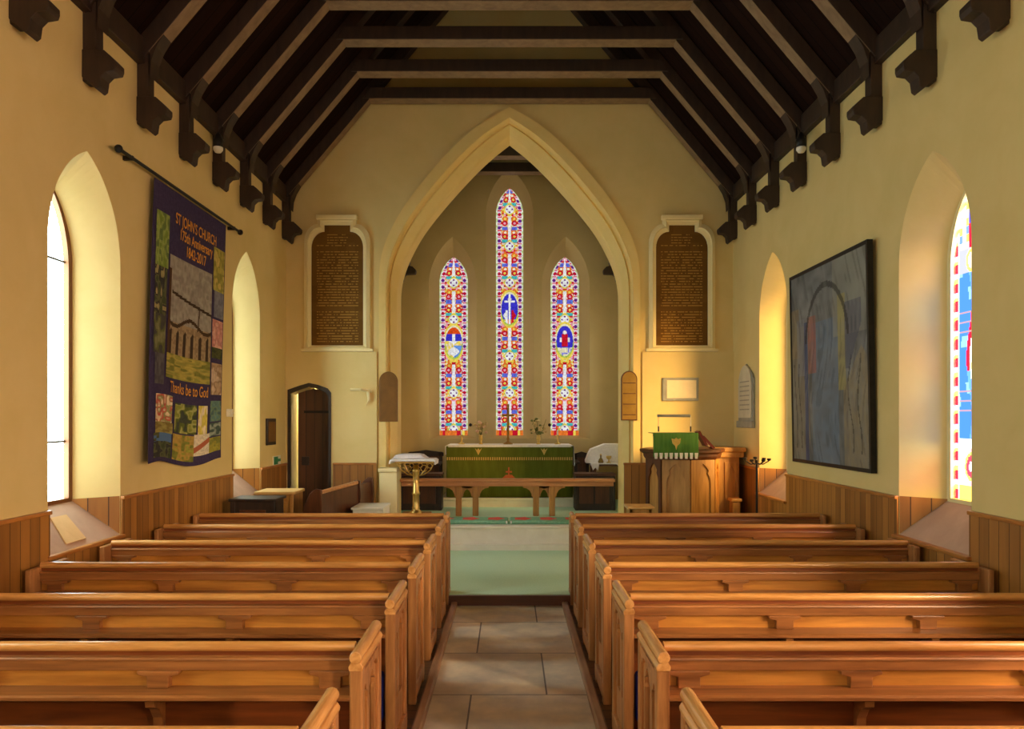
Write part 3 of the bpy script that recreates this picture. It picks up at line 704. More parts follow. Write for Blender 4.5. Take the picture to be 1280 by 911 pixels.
# small arched brass / wooden plaques on the piers
def plaque(x0, x1, z0, z1, y, mat, rim, name, label, cat, lines=0):
    c, hw = (x0+x1)/2, (x1-x0)/2
    t = thing(name, label, cat, (c, y, z0))
    L = lancet(c, hw, z0, z1-hw*1.05, z1, 8)
    MB().prism(L, y-.03, y).build('backing', rim, t, bevel=.006)
    L2 = lancet(c, hw*.86, z0+hw*.14, z1-hw*1.05, z1-hw*.16, 8)
    p = MB().prism(L2, y-.036, y-.028).build('plate', mat, t)
    if lines:
        for k in range(lines):
            zz = z0+.08+k*(z1-z0-.25)/max(1, lines-1)
            MB().box(c-hw*.78, c+hw*.78, y-.039, y-.035, zz-.006, zz+.006).build('ruled_line', rim, p)
    return t
plaque(X(473, 11.0), X(496.5, 11.0), Z(527, 11.0), Z(464, 11.0), D-.02, 'brown_board', 'brown_board', 'memorial_plaque', 'plain brown pointed wooden plaque on the arch pier nearest the door', 'plaque')
plaque(X(777, 11.0), X(797.5, 11.0), Z(525.5, 11.0), Z(463, 11.0), D-.02, 'gold_plate', 'dark_oak', 'memorial_plaque', 'bronze pointed plaque ruled with lines on the arch pier by the pulpit', 'plaque', 4) if M.setdefault('gold_plate', mat_noise('bronze_plate', srgb(150, 116, 48), srgb(176, 140, 66), (1, 1, 1), .35, .5, nscale=6.)) else None
# rectangular tablet above the pulpit
t = thing('wall_tablet', 'small cream rectangular memorial tablet with grey border above the pulpit', 'memorial tablet', (2.36, D-.045, Z(501, 11)))
x0, x1, z0, z1 = X(828, 11.05), X(873, 11.05), Z(501, 11.05), Z(472, 11.05)
MB().box(x0, x1, D-.075, D-.045, z0, z1).build('border', 'grey_slab', t, bevel=.008)
MB().box(x0+.055, x1-.035, D-.082, D-.07, z0+.035, z1-.035).build('face', 'marble', t, bevel=.004)
# pointed marble tablet on the side wall
y0, y1 = 3.08/.3055, 3.08/.286
t = thing('wall_mounted_tablet', 'grey pointed marble memorial tablet on the side wall beyond the painting', 'memorial tablet', (W-.003, (y0+y1)/2, 1.66))
def onr(pts, x0, x1): return MB().prism(pts, x0, x1, 'x')
cy = (y0+y1)/2; hw = (y1-y0)/2
L = lancet(cy, hw*.82, 1.80, 2.20, 2.48, 8)
onr([(cy-hw, 1.67), (cy+hw, 1.67), (cy+hw, 1.76), (cy-hw, 1.76)], W-.05, W-.003).build('base_slab', 'grey_slab', t, bevel=.008)
onr([(cy-hw*.95, 1.76), (cy+hw*.95, 1.76), (cy+hw*.95, 2.30), (cy+hw*.8, 2.36), (cy, 2.50), (cy-hw*.8, 2.36), (cy-hw*.95, 2.30)], W-.025, W-.003).build('slate_back', 'grey_slab', t)
m = onr(L, W-.04, W-.02).build('marble_face', M.setdefault('marble_grey', mat_noise('grey_marble', srgb(196, 192, 176), srgb(212, 208, 192), (1, 1, 1), .4, nscale=8.)), t)
for k in range(7):
    MB().box(W-.043, W-.038, cy-hw*.6, cy+hw*.6, 1.9+k*.06, 1.915+k*.06).build('inscription_line', 'grey_slab', m)

# ------------------------------------------------------------------ hanging banner
def bpos(u, v, off=0.):
    """u 0..1 along the wall away from the viewer, v 0..1 downwards"""
    y = (6.86+(8.58-6.86)*u)*(1-v) + (6.64+(8.40-6.64)*u)*v
    z = 3.86+(1.40-3.86)*v - .05*v*(u) + .035*v**4*math.sin(u*7+.5)
    x = -3.045 + .018*math.sin(u*9+v*2)*v + .03*v**3*math.cos(u*6) + off
    return (x, y, z)
bt = thing('banner', 'tall navy patchwork anniversary banner hanging from a pole on the wall', 'banner', (-3.05, 7.7, 3.86))
col_grid(40, 60, lambda u, v: bpos(u, v), lambda u, v: (0, 0, 0)).build('cloth', 'navy', bt)
cb = bpy.data.objects['cloth']; sd = cb.modifiers.new('thick', 'SOLIDIFY'); sd.thickness = .006; sd.offset = 0
if 'Col' in cb.data.color_attributes: cb.data.color_attributes.remove(cb.data.color_attributes['Col'])
def patch(name, u0, u1, v0, v1, pal, n=14, fn=None, label=None, off=.009):
    def cf(u, v):
        if fn: 
            c = fn(u, v)
            if c is not None: return c
        h = smooth_noise(u*n*.8, v*n, u0*31+v0*17); g = 1.0+.45*smooth_noise(u*n*2.2, v*n*2.2, 9+u0)
        h = min(.999, max(0, (h-.2)/.6))*(len(pal)-1); i = min(int(h), len(pal)-2); f = min(1, max(0, (h-i-.3)/.4))
        c = tuple(p*(1-f)+q*f for p, q in zip(pal[i], pal[i+1]))
        return tuple(min(1, q*g) for q in c)
    nn = 80 if fn else 34
    o = col_grid(nn, nn, lambda u, v: bpos(u0+(u1-u0)*u, v0+(v1-v0)*v, off), cf).build(name, 'attr', bt)
    if label: o['label'] = label
    return o
G = [lin(96, 112, 60), lin(120, 132, 66), lin(150, 154, 80), lin(78, 92, 52)]
GD = [lin(66, 76, 52), lin(88, 92, 64), lin(56, 56, 56)]
GR = [lin(146, 140, 132), lin(152, 148, 140), lin(138, 132, 126)]
def church(u, v):
    if v < .04+.22*math.sin(u*PI)*0 and False: return None
    if (u < .05 and v > .14): return lin(92, 66, 50)
    if abs(v-(.36+.12*u)) < .016 and u > .08: return lin(70, 56, 46)
    if abs(v-(.66+.05*math.sin(u*9))) < .02: return lin(78, 60, 44)
    if abs(u-(.72-.1*(v-.4))) < .014 and .44 < v < .7: return lin(90, 76, 64)
    if v > .68:
        k = (u*6) % 1
        if v > .74+.08*abs(k-.5)*2 and .25 < k < .62: return lin(70, 56, 46)
        return lin(172, 150, 118) if hash2(int(u*30), int(v*40)) > .4 else lin(152, 130, 102)
    return None
patch('church_picture', .20, .78, .24, .60, GR, 14, church)
patch('lawn_patch', .20, .78, .60, .69, [lin(146, 142, 70), lin(170, 156, 78), lin(120, 122, 58)], 9)
patch('leaf_patch', .03, .18, .105, .30, [lin(116, 138, 62), lin(140, 156, 84), lin(98, 118, 66)], 8)
patch('bark_patch', .03, .17, .30, .47, GD+[lin(150, 140, 96)], 7)
patch('meadow_patch', .03, .17, .47, .61, [lin(120, 120, 84), lin(96, 100, 60), lin(70, 70, 66)], 6)
patch('slate_patch', .05, .17, .61, .72, [lin(76, 74, 82), lin(90, 88, 92)], 5)
patch('autumn_patch', .80, .98, .12, .30, [lin(170, 160, 80), lin(140, 136, 66), lin(188, 170, 96)], 8)
patch('dusk_patch', .82, .98, .30, .41, [lin(112, 112, 126), lin(124, 124, 136)], 5)
patch('blossom_patch', .80, .98, .42, .535, [lin(206, 150, 142), lin(190, 130, 124), lin(216, 170, 158)], 6)
patch('shade_patch', .80, .98, .535, .58, [lin(80, 84, 50), lin(60, 66, 46)], 5)
patch('stone_patch', .80, .98, .60, .73, [lin(176, 150, 124), lin(150, 122, 96), lin(196, 172, 150)], 6)
patch('pond_patch', .80, .98, .755, .84, [lin(96, 128, 126), lin(110, 136, 112), lin(80, 108, 110)], 5)
patch('stream_patch', .80, .98, .845, .90, [lin(70, 88, 84), lin(150, 160, 150)], 5)
patch('poppy_patch', .07, .32, .755, .855, [lin(212, 190, 160), lin(190, 90, 80), lin(150, 150, 100), lin(222, 206, 180)], 7)
patch('buttercup_patch', .07, .34, .855, .895, [lin(150, 140, 80), lin(124, 110, 60)], 5)
patch('orchard_patch', .36, .62, .775, .885, [lin(132, 138, 62), lin(160, 160, 96), lin(90, 100, 46), lin(64, 70, 60)], 7)
patch('daffodil_patch', .64, .76, .775, .885, [lin(222, 206, 180), lin(206, 190, 90)], 5)
patch('lake_patch', .05, .33, .895, .985, GD, 8, lambda u, v: lin(92, 126, 176) if v < .35 and hash2(int(u*7), int(v*9)) > .35 else None)
patch('garden_patch', .35, .60, .89, .985, [lin(150, 148, 64), lin(170, 140, 70), lin(116, 122, 54)], 7)
patch('fox_patch', .60, .80, .885, .965, [lin(212, 200, 180)], 8, lambda u, v: lin(192, 108, 76) if abs(v-(.75-.45*u)) < .13 else None)
patch('hedge_patch', .80, .98, .905, .965, [lin(156, 148, 62), lin(126, 128, 60)], 5)
tag_line = lambda body, size, uc, vc, name, bold: text_mesh(body, size, lambda x, y: bpos(uc+x*.80/1.74, vc-y/2.46, .02), name, 'gold_text', bt, bold)
tag_line("ST JOHN'S CHURCH", .14, .53, .118, 'title_lettering', .002)
tag_line("175th Anniversary", .135, .53, .170, 'title_lettering', .002)
tag_line("1842-2017", .14, .53, .222, 'title_lettering', .002)
tag_line("Thanks be to God", .145, .50, .742, 'motto_lettering', .001)
pole = thing('banner_pole', 'thin dark pole on the wall that carries the patchwork banner', 'pole', (-3.0, 7.6, 3.88))
MB().tube([(-3.03, 6.22, 3.885), (-3.03, 8.98, 3.885)], .014, 8).build('rod', 'iron', pole)
for y in (6.20, 9.0): MB().ball((-3.03, y, 3.885), .032).build('finial', 'iron', pole, smooth=True)
for y in (6.42, 8.80): MB().box(-3.10, -3.02, y-.012, y+.012, 3.865, 3.90).build('bracket', 'iron', pole)

# ------------------------------------------------------------------ big painting on the other wall
pt = thing('painting', 'large blue grey semi-abstract painting in a thin black frame on the wall', 'painting', (3.05, 7.68, 1.36))
PY0, PY1, PZ0, PZ1 = 6.77, 8.58, 1.365, 3.27
def ppos(u, v, off=0.): return (3.055-.035*v-off, PY0+(PY1-PY0)*u, PZ0+(PZ1-PZ0)*v)
def canvas(u, v):   # u from the near edge to the far edge, v upwards
    r = 1-u
    def nz(a, b, k): return hash2(int(a), int(b), k)
    def sm(fx, fy, k):
        x, y = u*fx, v*fy; i, j = math.floor(x), math.floor(y); fx_, fy_ = x-i, y-j
        a = hash2(i, j, k)*(1-fx_)+hash2(i+1, j, k)*fx_; b = hash2(i, j+1, k)*(1-fx_)+hash2(i+1, j+1, k)*fx_
        return a*(1-fy_)+b*fy_
    n1 = sm(7, 9, 1); n2 = sm(22, 34, 2); n3 = sm(60, 30, 3)
    base = np.array(lin(126, 130, 134))*(.62+.7*n1)*(.8+.4*n2)
    blue = np.array(lin(108, 134, 166)); tan = np.array(lin(150, 134, 104)); 
    def mixin(c, a): 
        nonlocal base
        base = base*(1-a)+np.array(c)*a
    x = 1-u   # x from the viewer's left (far edge) to right (near edge)
    if .30 < x < .66 and v < .72: mixin(blue, .45*n2+.3)
    if x > .60 and v > .62: mixin(lin(164, 164, 150), .45*n1+.25)
    if x < .12 and .55 < v < .82: mixin(lin(172, 146, 98), .5)
    if x < .22+.05*math.sin(v*9) and v < .72: mixin(tan, .35+.25*n3)
    if .19 < x < .24 and v < .74: mixin(lin(48, 70, 130), .75)
    if .08 < x < .2 and .45 < v < .76: mixin(lin(140, 146, 162), .5)
    if .25 < x < .37-.08*max(0, .5-v) and .46 < v < .76: mixin(lin(184, 100, 76), .65*(.5+n2*.7))
    if .66 < x < .75 and .36 < v < .82: mixin(lin(186, 172, 90), .6*(.6+n2*.6))
    if .74 < x < .93 and .46 < v < .78 and (x-.74) < .22*(v-.40)/.3: mixin(lin(84, 88, 116), .6)
    if x > .72 and v < .56-.9*abs(x-.93): mixin(lin(168, 150, 112), .55*(.5+n3*.8))
    dd = abs(math.hypot((x-.50)/.28, (v-.60)/.30)-1)
    if dd < .05 and v > .62: mixin(lin(40, 38, 38), .7)
    st_ = smooth_noise(x*46+3*math.sin(v*7), v*9, 21)
    if st_ > .66: mixin(lin(44, 44, 46), .28*min(1, (st_-.66)/.12))
    if st_ < .26: mixin(lin(168, 172, 170), .16*min(1, (.26-st_)/.12))
    for k, (fx_, amp) in enumerate(((.05, .015), (.12, .02), (.80, .03), (.90, .02))):
        if abs(x-fx_-amp*math.sin(v*(9+k*2))) < .006 and .06 < v < .52: mixin(lin(36, 32, 30), .6)
    base = base*.86
    return tuple(base)
col_grid(120, 130, lambda u, v: ppos(u, v, .003), canvas).build('canvas', 'attr_canvas', pt)
fr = MB()
for (u0, u1, v0, v1) in ((-.018, 0, -.018, 1.018), (1, 1.018, -.018, 1.018), (0, 1, -.018, 0), (0, 1, 1, 1.018)):
    q = [ppos(u0, v0, .01), ppos(u1, v0, .01), ppos(u1, v1, .01), ppos(u0, v1, .01)]
    w = [(p[0]+.05, p[1], p[2]) for p in q]
    fr.add(q+w, [(0, 1, 2, 3), (4, 7, 6, 5), (0, 4, 5, 1), (1, 5, 6, 2), (2, 6, 7, 3), (3, 7, 4, 0)])
fr.build('frame', 'iron', pt)

# ------------------------------------------------------------------ spotlights high on the posts
for s, lb in ((-1, 'small white spotlight on a roof post above the hanging banner'), (1, 'small white spotlight on a roof post above the painting')):
    d = 8.02; x = s*2.94; z = Z(181, d)
    t = thing('spotlight', lb, 'spotlight', (x, d, z+.1), 'pair of spotlights')
    MB().tube([(s*2.97, 8.30, z+.13), (s*2.93, 8.05, z+.13)], .012, 8).build('arm', 'iron', t)
    MB().lathe([(.045, -.02), (.05, .05), (.03, .10), (.012, .13)], (s*2.93, 8.04, z)).build('shade', 'iron', t, smooth=True)
    MB().lathe([(.001, -.075), (.03, -.07), (.048, -.045), (.048, -.02), (.03, .0)], (s*2.93, 8.04, z)).build('bulb', 'white', t, smooth=True)
# little fittings on the banner-side wall
t = thing('wall_sensor', 'small white sensor box beside the far window on the banner side', 'sensor', (-3.09, 8.80, Z(516, 8.8)))
MB().box(-3.10, -3.05, 8.74, 8.84, Z(521, 8.8), Z(511, 8.8)).build('casing', 'white', t, bevel=.01)
MB().ball((-3.05, 8.79, Z(516, 8.8)), .02).build('lens', 'white', t, smooth=True)
d = 10.35
t = thing('framed_picture', 'small dark framed picture on the wall between the window and the door', 'picture', (-3.09, d, Z(557, d)))
MB().box(-3.10, -3.075, d-.19, d+.19, Z(556, d), Z(523, d)).build('frame', 'black_oak', t, bevel=.006)
MB().box(-3.078, -3.070, d-.15, d+.15, Z(552, d), Z(527, d)).build('print', 'brown_board', t)
d = 10.62
t = thing('exit_sign', 'small green and white exit sign low on the wall before the door', 'sign', (-3.09, d, Z(580, d)))
MB().box(-3.10, -3.085, d-.16, d+.16, Z(581, d), Z(569.5, d)).build('plate', 'white', t)
p = MB().box(-3.086, -3.080, d-.15, d+.02, Z(580, d), Z(570.5, d)).build('panel', 'green_sign', t)
MB().box(-3.086, -3.080, d+.04, d+.15, Z(577, d), Z(573.5, d)).build('arrow_block', 'green_sign', t)
t = thing('wall_bracket', 'pale metal swing bracket on the wall between the door and the arch', 'bracket', (X(460, 11), D-.05, Z(487, 11)))
MB().tube([(X(440, 11), D-.22, Z(487, 11)), (X(452, 11), D-.2, Z(487, 11)), (X(464, 11), D-.06, Z(489, 11))], .018, 8).build('arm', 'cream', t)
MB().tube([(X(460, 11), D-.10, Z(486, 11)), (X(461, 11), D-.09, Z(500, 11)), (X(457, 11), D-.10, Z(508, 11))], [.026, .02, .008], 8).build('drop', 'cream', t)
# card lying on the sloping sill of the near window
def sillp(y, f): return (-3.10-.25*f, y+(5.87-y)*.45*f, .87+.29*f)
t = thing('sill_card', 'tan card lying on the sloping pink sill of the nearer window', 'card', sillp(5.74, .3))
q = [sillp(5.62, .12), sillp(5.90, .12), sillp(5.92, .72), sillp(5.62, .72)]
n = Vector((.29, 0, .25)).normalized()
vs = [Vector(p)+n*.004 for p in q]+[Vector(p)+n*.012 for p in q]
MB().add(vs, [(0, 3, 2, 1), (4, 5, 6, 7), (0, 1, 5, 4), (1, 2, 6, 5), (2, 3, 7, 6), (3, 0, 4, 7)]).build('card_sheet', 'tan', t)

# ------------------------------------------------------------------ altar and what stands on it
AY = 12.62; AZ = .54
ax0, ax1 = X(558, AY), X(716, AY)
t = thing('altar_step', 'pale carpet-topped stone step under the green altar', 'step', (0, 12.9, .40))
MB().box(X(552, 12.4), X(719, 12.4), 12.55, 13.5, .40, AZ-.035).build('block', 'step', t)
MB().box(X(550, 12.4), X(721, 12.4), 12.52, 13.5, AZ-.035, AZ).build('nosing', 'step', t, bevel=.008)
al = thing('altar', 'altar draped in a green frontal with fringe and gold emblems', 'altar', (0, 13.0, AZ))
at = Z(557, AY)
MB().box(ax0+.03, ax1-.03, AY+.03, 13.35, AZ, at-.03).build('table', 'dark_oak', al)
fr = MB()
nf = 60
xs = [ax0+(ax1-ax0)*i/nf for i in range(nf+1)]
yy = [AY+.006*math.sin(i*1.3) for i in range(nf+1)]
fr.add([(x, y, AZ+.005) for x, y in zip(xs, yy)]+[(x, AY, at-.02) for x in xs], [(i, i+1, nf+2+i, nf+1+i) for i in range(nf)])
o = fr.build('frontal', 'green_cloth', al, smooth=True); sd = o.modifiers.new('t', 'SOLIDIFY'); sd.thickness = .012; sd.offset = 0
sz = Z(573, AY)
sf = MB().box(ax0+.0, ax1-.0, AY-.022, AY-.008, sz+.02, at-.012).build('superfrontal', 'green_cloth', al)
m = MB()
k = 56
for i in range(k):
    x = ax0+(ax1-ax0)*(i+.5)/k
    m.box(x-.010, x+.010, AY-.024, AY-.008, sz-.025, sz+.022)
m.build('fringe', 'gold_cloth', sf)
for px in (598, 680): 
    x = X(px, AY); zc = Z(564, AY)
    MB().prism([(x-.055, zc+.05), (x-.02, zc+.02), (x, zc+.05), (x+.02, zc+.02), (x+.055, zc+.05), (x+.02, zc-.02), (x, zc-.06), (x-.02, zc-.02)], AY-.028, AY-.02).build('gold_emblem', 'gold_cloth', sf)
x = X(636, AY); zc = Z(591, AY)
MB().box(x-.012, x+.012, AY-.022, AY-.008, zc-.07, zc+.09).box(x-.05, x+.05, AY-.022, AY-.008, zc+.005, zc+.03).prism([(x-.10, zc-.08), (x+.10, zc-.08), (x+.05, zc-.03), (x-.05, zc-.03)], AY-.02, AY-.008).build('orange_cross', 'orange_cloth', al)
lc = thing('altar_linen', 'white linen cloth over the top of the green altar', 'altar cloth', (0, 13.0, at))
m = MB()
ns = 30
for i in range(ns): pass
pts = [(ax0-.015, at-.14), (ax0-.02, at-.005), (ax0+.01, at+.010), (ax1-.01, at+.010), (ax1+.02, at-.005), (ax1+.03, at-.32), (ax1+.022, at-.32), (ax1+.012, at-.006), (ax1-.01, at+.0), (ax0+.01, at+.0), (ax0-.01, at-.006), (ax0-.007, at-.14)]
MB().prism(pts, AY-.03, 13.37).build('linen', 'white_cloth', lc)
MB().box(ax0+.03, ax1-.03, AY-.034, AY-.026, at-.022, at+.008).build('linen_edge', 'white_cloth', lc)
at += .012
yc = 13.0
cr = thing('altar_cross', 'tall brass cross in the middle of the altar', 'cross', (X(635, yc), yc, at))
cx = X(635, yc); ztop = Z(505, yc)
MB().lathe([(.075, 0), (.075, .015), (.045, .03), (.018, .05), (.026, .09), (.014, .12), (.012, .2)], (cx, yc, at), 12).build('foot', 'dull_brass', cr, smooth=True)
MB().box(cx-.02, cx+.02, yc-.012, yc+.012, at+.15, ztop).build('upright', 'dull_brass', cr, bevel=.003)
MB().box(cx-.10, cx+.10, yc-.01, yc+.01, ztop-.20, ztop-.165).build('crossbar', 'dull_brass', cr, bevel=.003)
def candlestick(px, label):
    x = X(px, yc)
    t = thing('candlestick', label, 'candlestick', (x, yc, at), 'altar candlesticks')
    MB().lathe([(.05, 0), (.05, .012), (.02, .03), (.012, .06), (.022, .08), (.012, .10), (.012, .13), (.034, .14), (.034, .15)], (x, yc, at), 12).build('holder', 'brass', t, smooth=True)
    MB().tube([(x, yc, at+.15), (x, yc, at+.235)], .011, 8).build('candle', 'white_cloth', t)
candlestick(577, 'brass candlestick at the lectern end of the altar')
candlestick(697, 'brass candlestick at the pulpit end of the altar')
def vase(px, w, h, mats, label):
    x = X(px, yc)
    t = thing('flower_vase', label, 'flower vase', (x, yc, at), 'altar flower vases')
    MB().lathe([(.035, 0), (.035, .01), (.015, .03), (.032, .07), (.036, .10), (.026, .13), (.034, .15)], (x, yc, at), 12).build('vase', 'brass', t, smooth=True)
    rnd = random.Random(px)
    for mi, mt in enumerate(mats):
        m = MB()
        for k in range(16):
            a = rnd.uniform(0, 2*PI); rr = w*.85*math.sqrt(rnd.random()); zz = at+.17+rnd.random()*h
            m.ball((x+rr*math.cos(a), yc+rr*.5*math.sin(a), zz), rnd.uniform(.016, .034), 6, 4, (1, 1, .8))
        m.build('flower_spray' if mi == 0 else 'leaf_spray', mt, t)
    m = MB()
    for k in range(9):
        a = rnd.uniform(0, 2*PI); rr = w*rnd.random()
        m.tube([(x, yc, at+.12), (x+rr*.4*math.cos(a), yc+rr*.2*math.sin(a), at+.17), (x+rr*math.cos(a), yc+rr*.5*math.sin(a), at+.17+h*rnd.random())], .004, 5)
    m.build('flower_stem', 'leaf', t)
vase(601, .13, .20, ('petal_pink', 'petal'), 'brass vase with a loose pale pink bunch on the altar')
vase(673, .15, .24, ('petal', 'leaf'), 'brass vase of cream flowers and olive leaves on the altar')
# wall finials beside the lancets: two small dark rosettes
for px, lb in ((588, 'small dark knob on the wall behind the pink altar flowers'), (687, 'small dark knob on the wall behind the cream altar flowers')):
    x = X(px, 13.68); z = Z(531, 13.68)
    t = thing('wall_rosette', lb, 'wall knob', (x, 13.69, z), 'dark wall knobs')
    MB().ball((x, 13.66, z), .028, 10, 6).build('knob', 'iron', t, smooth=True)
    MB().tube([(x, 13.70, z), (x, 13.66, z)], .012, 8).build('stem', 'iron', t)

# altar rail on paired legs with curved brackets
RY = 11.42; FZ = .40
t = thing('communion_rail', 'long wooden communion rail on paired legs across the arch', 'rail', (0, RY, FZ))
zt, zb = Z(598, RY), Z(607.5, RY)
MB().box(-1.56, 1.50, RY-.08, RY+.08, zt-.045, zt).build('top_rail', 'oak_h', t, bevel=.012)
MB().box(-1.54, 1.48, RY-.035, RY+.035, zb, zt-.045).build('under_rail', 'oak_h', t, bevel=.006)
def spandrel(x, s):
    P = [(x, zb), (x+s*.15, zb), (x+s*.15, zb-.02), (x+s*.10, zb-.03), (x+s*.055, zb-.06), (x+s*.03, zb-.11), (x+s*.024, zb-.15), (x, zb-.15)]
    return MB().prism(P, RY-.018, RY+.018)
for px in (573.5, 594.5, 670, 690):
    x = X(px, RY)
    lg = MB().box(x-.042, x+.042, RY-.04, RY+.04, FZ, zb).build('leg', 'oak', t, bevel=.010)
    for s in (-1, 1):
        spandrel(x+s*.036, s).build('curved_bracket', 'oak', lg)
# long kneelers in front of the rail
def kneeler(x0, x1, label):
    t = thing('long_kneeler', label, 'kneeler', ((x0+x1)/2, 10.66, .405), 'long kneelers on the step')
    c = MB().box(x0, x1, 10.47, 10.86, .405, .455).build('cushion', 'kneel_green', t, bevel=.02, seg=3)
    n = max(2, round((x1-x0)/.30))
    for i in range(n):
        cx = x0+(x1-x0)*(i+.5)/n
        pts = [(cx+.125*math.cos(2*PI*k/10)*(1 if k % 2 == 0 else .72), 10.66+.16*math.sin(2*PI*k/10)*(1 if k % 2 == 0 else .72)) for k in range(10)]
        MB().prism(pts, .452, .459, 'z').build('red_motif', 'kneel_red', c)
    for xx in (x0+.02, x1-.02):
        MB().box(xx-.008, xx+.008, 10.466, 10.475, .415, .45).build('end_band', 'white_cloth', c)
kneeler(-1.03, -.02, 'green kneeler with red motifs on the chancel step, lectern half')
kneeler(.0, 1.01, 'green kneeler with red motifs on the chancel step, pulpit half')

# ------------------------------------------------------------------ lectern with cloth and bible
LY = 10.92; lx = X(520, LY); lz = Z(641, LY)
t = thing('lectern', 'brass lectern with scrolled brackets under a cloth-covered desk', 'lectern', (lx, LY, .40))
MB().box(lx-.20, lx+.20, LY-.18, LY+.18, .40, lz).build('plinth', 'oak', t, bevel=.01)
MB().lathe([(.088, 0), (.088, .012), (.07, .03), (.055, .045), (.05, .06), (.056, .075), (.048, .09), (.046, .24), (.056, .255), (.056, .275), (.046, .29), (.044, .50), (.05, .56), (.06, .58), (.04, .60), (.03, .66)], (lx, LY, lz), 20).build('column', 'brass', t, smooth=True)
dz = Z(577, LY)
br = MB()
for s in (-1, 1):
    for f in (1., .62):
        br.tube([(lx+s*.045*f, LY-.01, dz-.19), (lx+s*.12*f, LY-.01, dz-.17), (lx+s*.20*f, LY-.01, dz-.11), (lx+s*.245*f, LY-.01, dz-.022)], .009, 6)
    for cx, cz, r in ((.11, -.09, .045), (.19, -.055, .032), (.06, -.05, .03)):
        br.tube([(lx+s*cx+r*math.cos(a*PI/5), LY-.01, dz+cz+r*math.sin(a*PI/5)) for a in range(11)], .007, 6)
br.build('scroll_bracket', 'brass', t)
MB().box(lx-.255, lx+.255, LY-.20, LY+.20, dz-.012, dz+.010).xf(Matrix.Translation((0, 0, 0))).build('desk', 'brass', t, bevel=.005)
cz = dz+.014
cl = thing('lectern_cloth', 'white cloth spread over the brass lectern desk', 'cloth', (lx, LY, cz))
MB().prism([(lx-.34, cz-.035), (lx-.33, cz+.02), (lx-.30, cz+.035), (lx+.26, cz+.03), (lx+.29, cz+.01), (lx+.285, cz-.045), (lx+.275, cz-.045), (lx+.27, cz+.002), (lx-.30, cz+.002), (lx-.325, cz-.035)], LY-.24, LY+.22).build('cloth_sheet', 'white_cloth', cl, bevel=.006)
bk = thing('open_bible', 'open bible with a white cover lying on the lectern cloth', 'book', (lx-.1, LY, cz+.035))
bx0, bx1 = X(496, LY), X(528, LY)
MB().prism([(bx0-.03, cz+.042), (bx1+.06, cz+.042), (bx1+.0, cz+.085), (bx1-.06, cz+.095), (bx0+.08, cz+.092), (bx0, cz+.085)], LY-.18, LY+.20).build('pages', 'paper', bk, bevel=.008)
MB().box(bx0-.04, bx1+.07, LY-.19, LY+.21, cz+.037, cz+.042).build('cover', 'white_cloth', bk)
# cream pedestal in front of the arch pier
t = thing('pedestal', 'square cream pedestal at the foot of the arch pier by the lectern', 'pedestal', (X(487, 10.9), 10.9, .40))
x0, x1 = X(476, 10.9), X(498, 10.9)
MB().box(x0, x1, 10.78, 11.02, .40, Z(590, 10.8)).build('shaft', 'cream', t, bevel=.006)
MB().box(x0-.02, x1+.0, 10.76, 11.03, Z(590, 10.8), Z(585, 10.8)).build('cap', 'cream', t, bevel=.01)
t = thing('stone_plinth', 'low pale plinth in front of the boarded dado beside the lectern', 'plinth', (X(455, 10.2), 10.0, .10))
MB().box(X(447, 10.0), X(484, 10.0), 9.7, 10.2, .10, Z(634, 9.7)-.03).build('block', 'step', t)
MB().box(X(445, 10.0), X(485, 10.0), 9.66, 10.22, Z(634, 9.7)-.03, Z(634, 9.7)).build('slab', 'step', t, bevel=.008)

# ------------------------------------------------------------------ chancel furniture
def chair(px0, px1, y, pytop, label):
    x0, x1 = X(px0, y), X(px1, y); zt = Z(pytop, y); z0 = .40
    t = thing('sanctuary_chair', label, 'chair', ((x0+x1)/2, y, z0), 'sanctuary chairs')
    for x in (x0+.025, x1-.025):
        MB().box(x-.025, x+.025, y-.025, y+.025, z0, zt-.02).build('leg', 'black_oak', t, bevel=.006)
        MB().box(x-.025, x+.025, y-.48, y-.43, z0, z0+.42).build('leg', 'black_oak', t, bevel=.006)
        MB().prism([(y-.46, z0+.64), (y-.02, z0+.66), (y-.02, z0+.69), (y-.46, z0+.67)], x-.03, x+.03, 'x').build('arm', 'black_oak', t, bevel=.005)
    MB().box(x0, x1, y-.50, y+.02, z0+.40, z0+.46).build('seat', 'black_oak', t, bevel=.008)
    MB().box(x0+.05, x1-.05, y-.012, y+.012, z0+.48, zt-.09).build('back', 'dark_oak', t)
    MB().prism([(x0-.02, zt-.09), (x1+.02, zt-.09), (x1+.02, zt-.03), ((x0+x1)/2, zt+.01), (x0-.02, zt-.03)], y-.025, y+.025).build('crest', 'black_oak', t, bevel=.006)
chair(512, 553, 13.1, 563, 'dark carved chair behind the brass lectern')
chair(718, 736, 13.62, 565, 'dark carved chair between the altar and the white-clothed table')
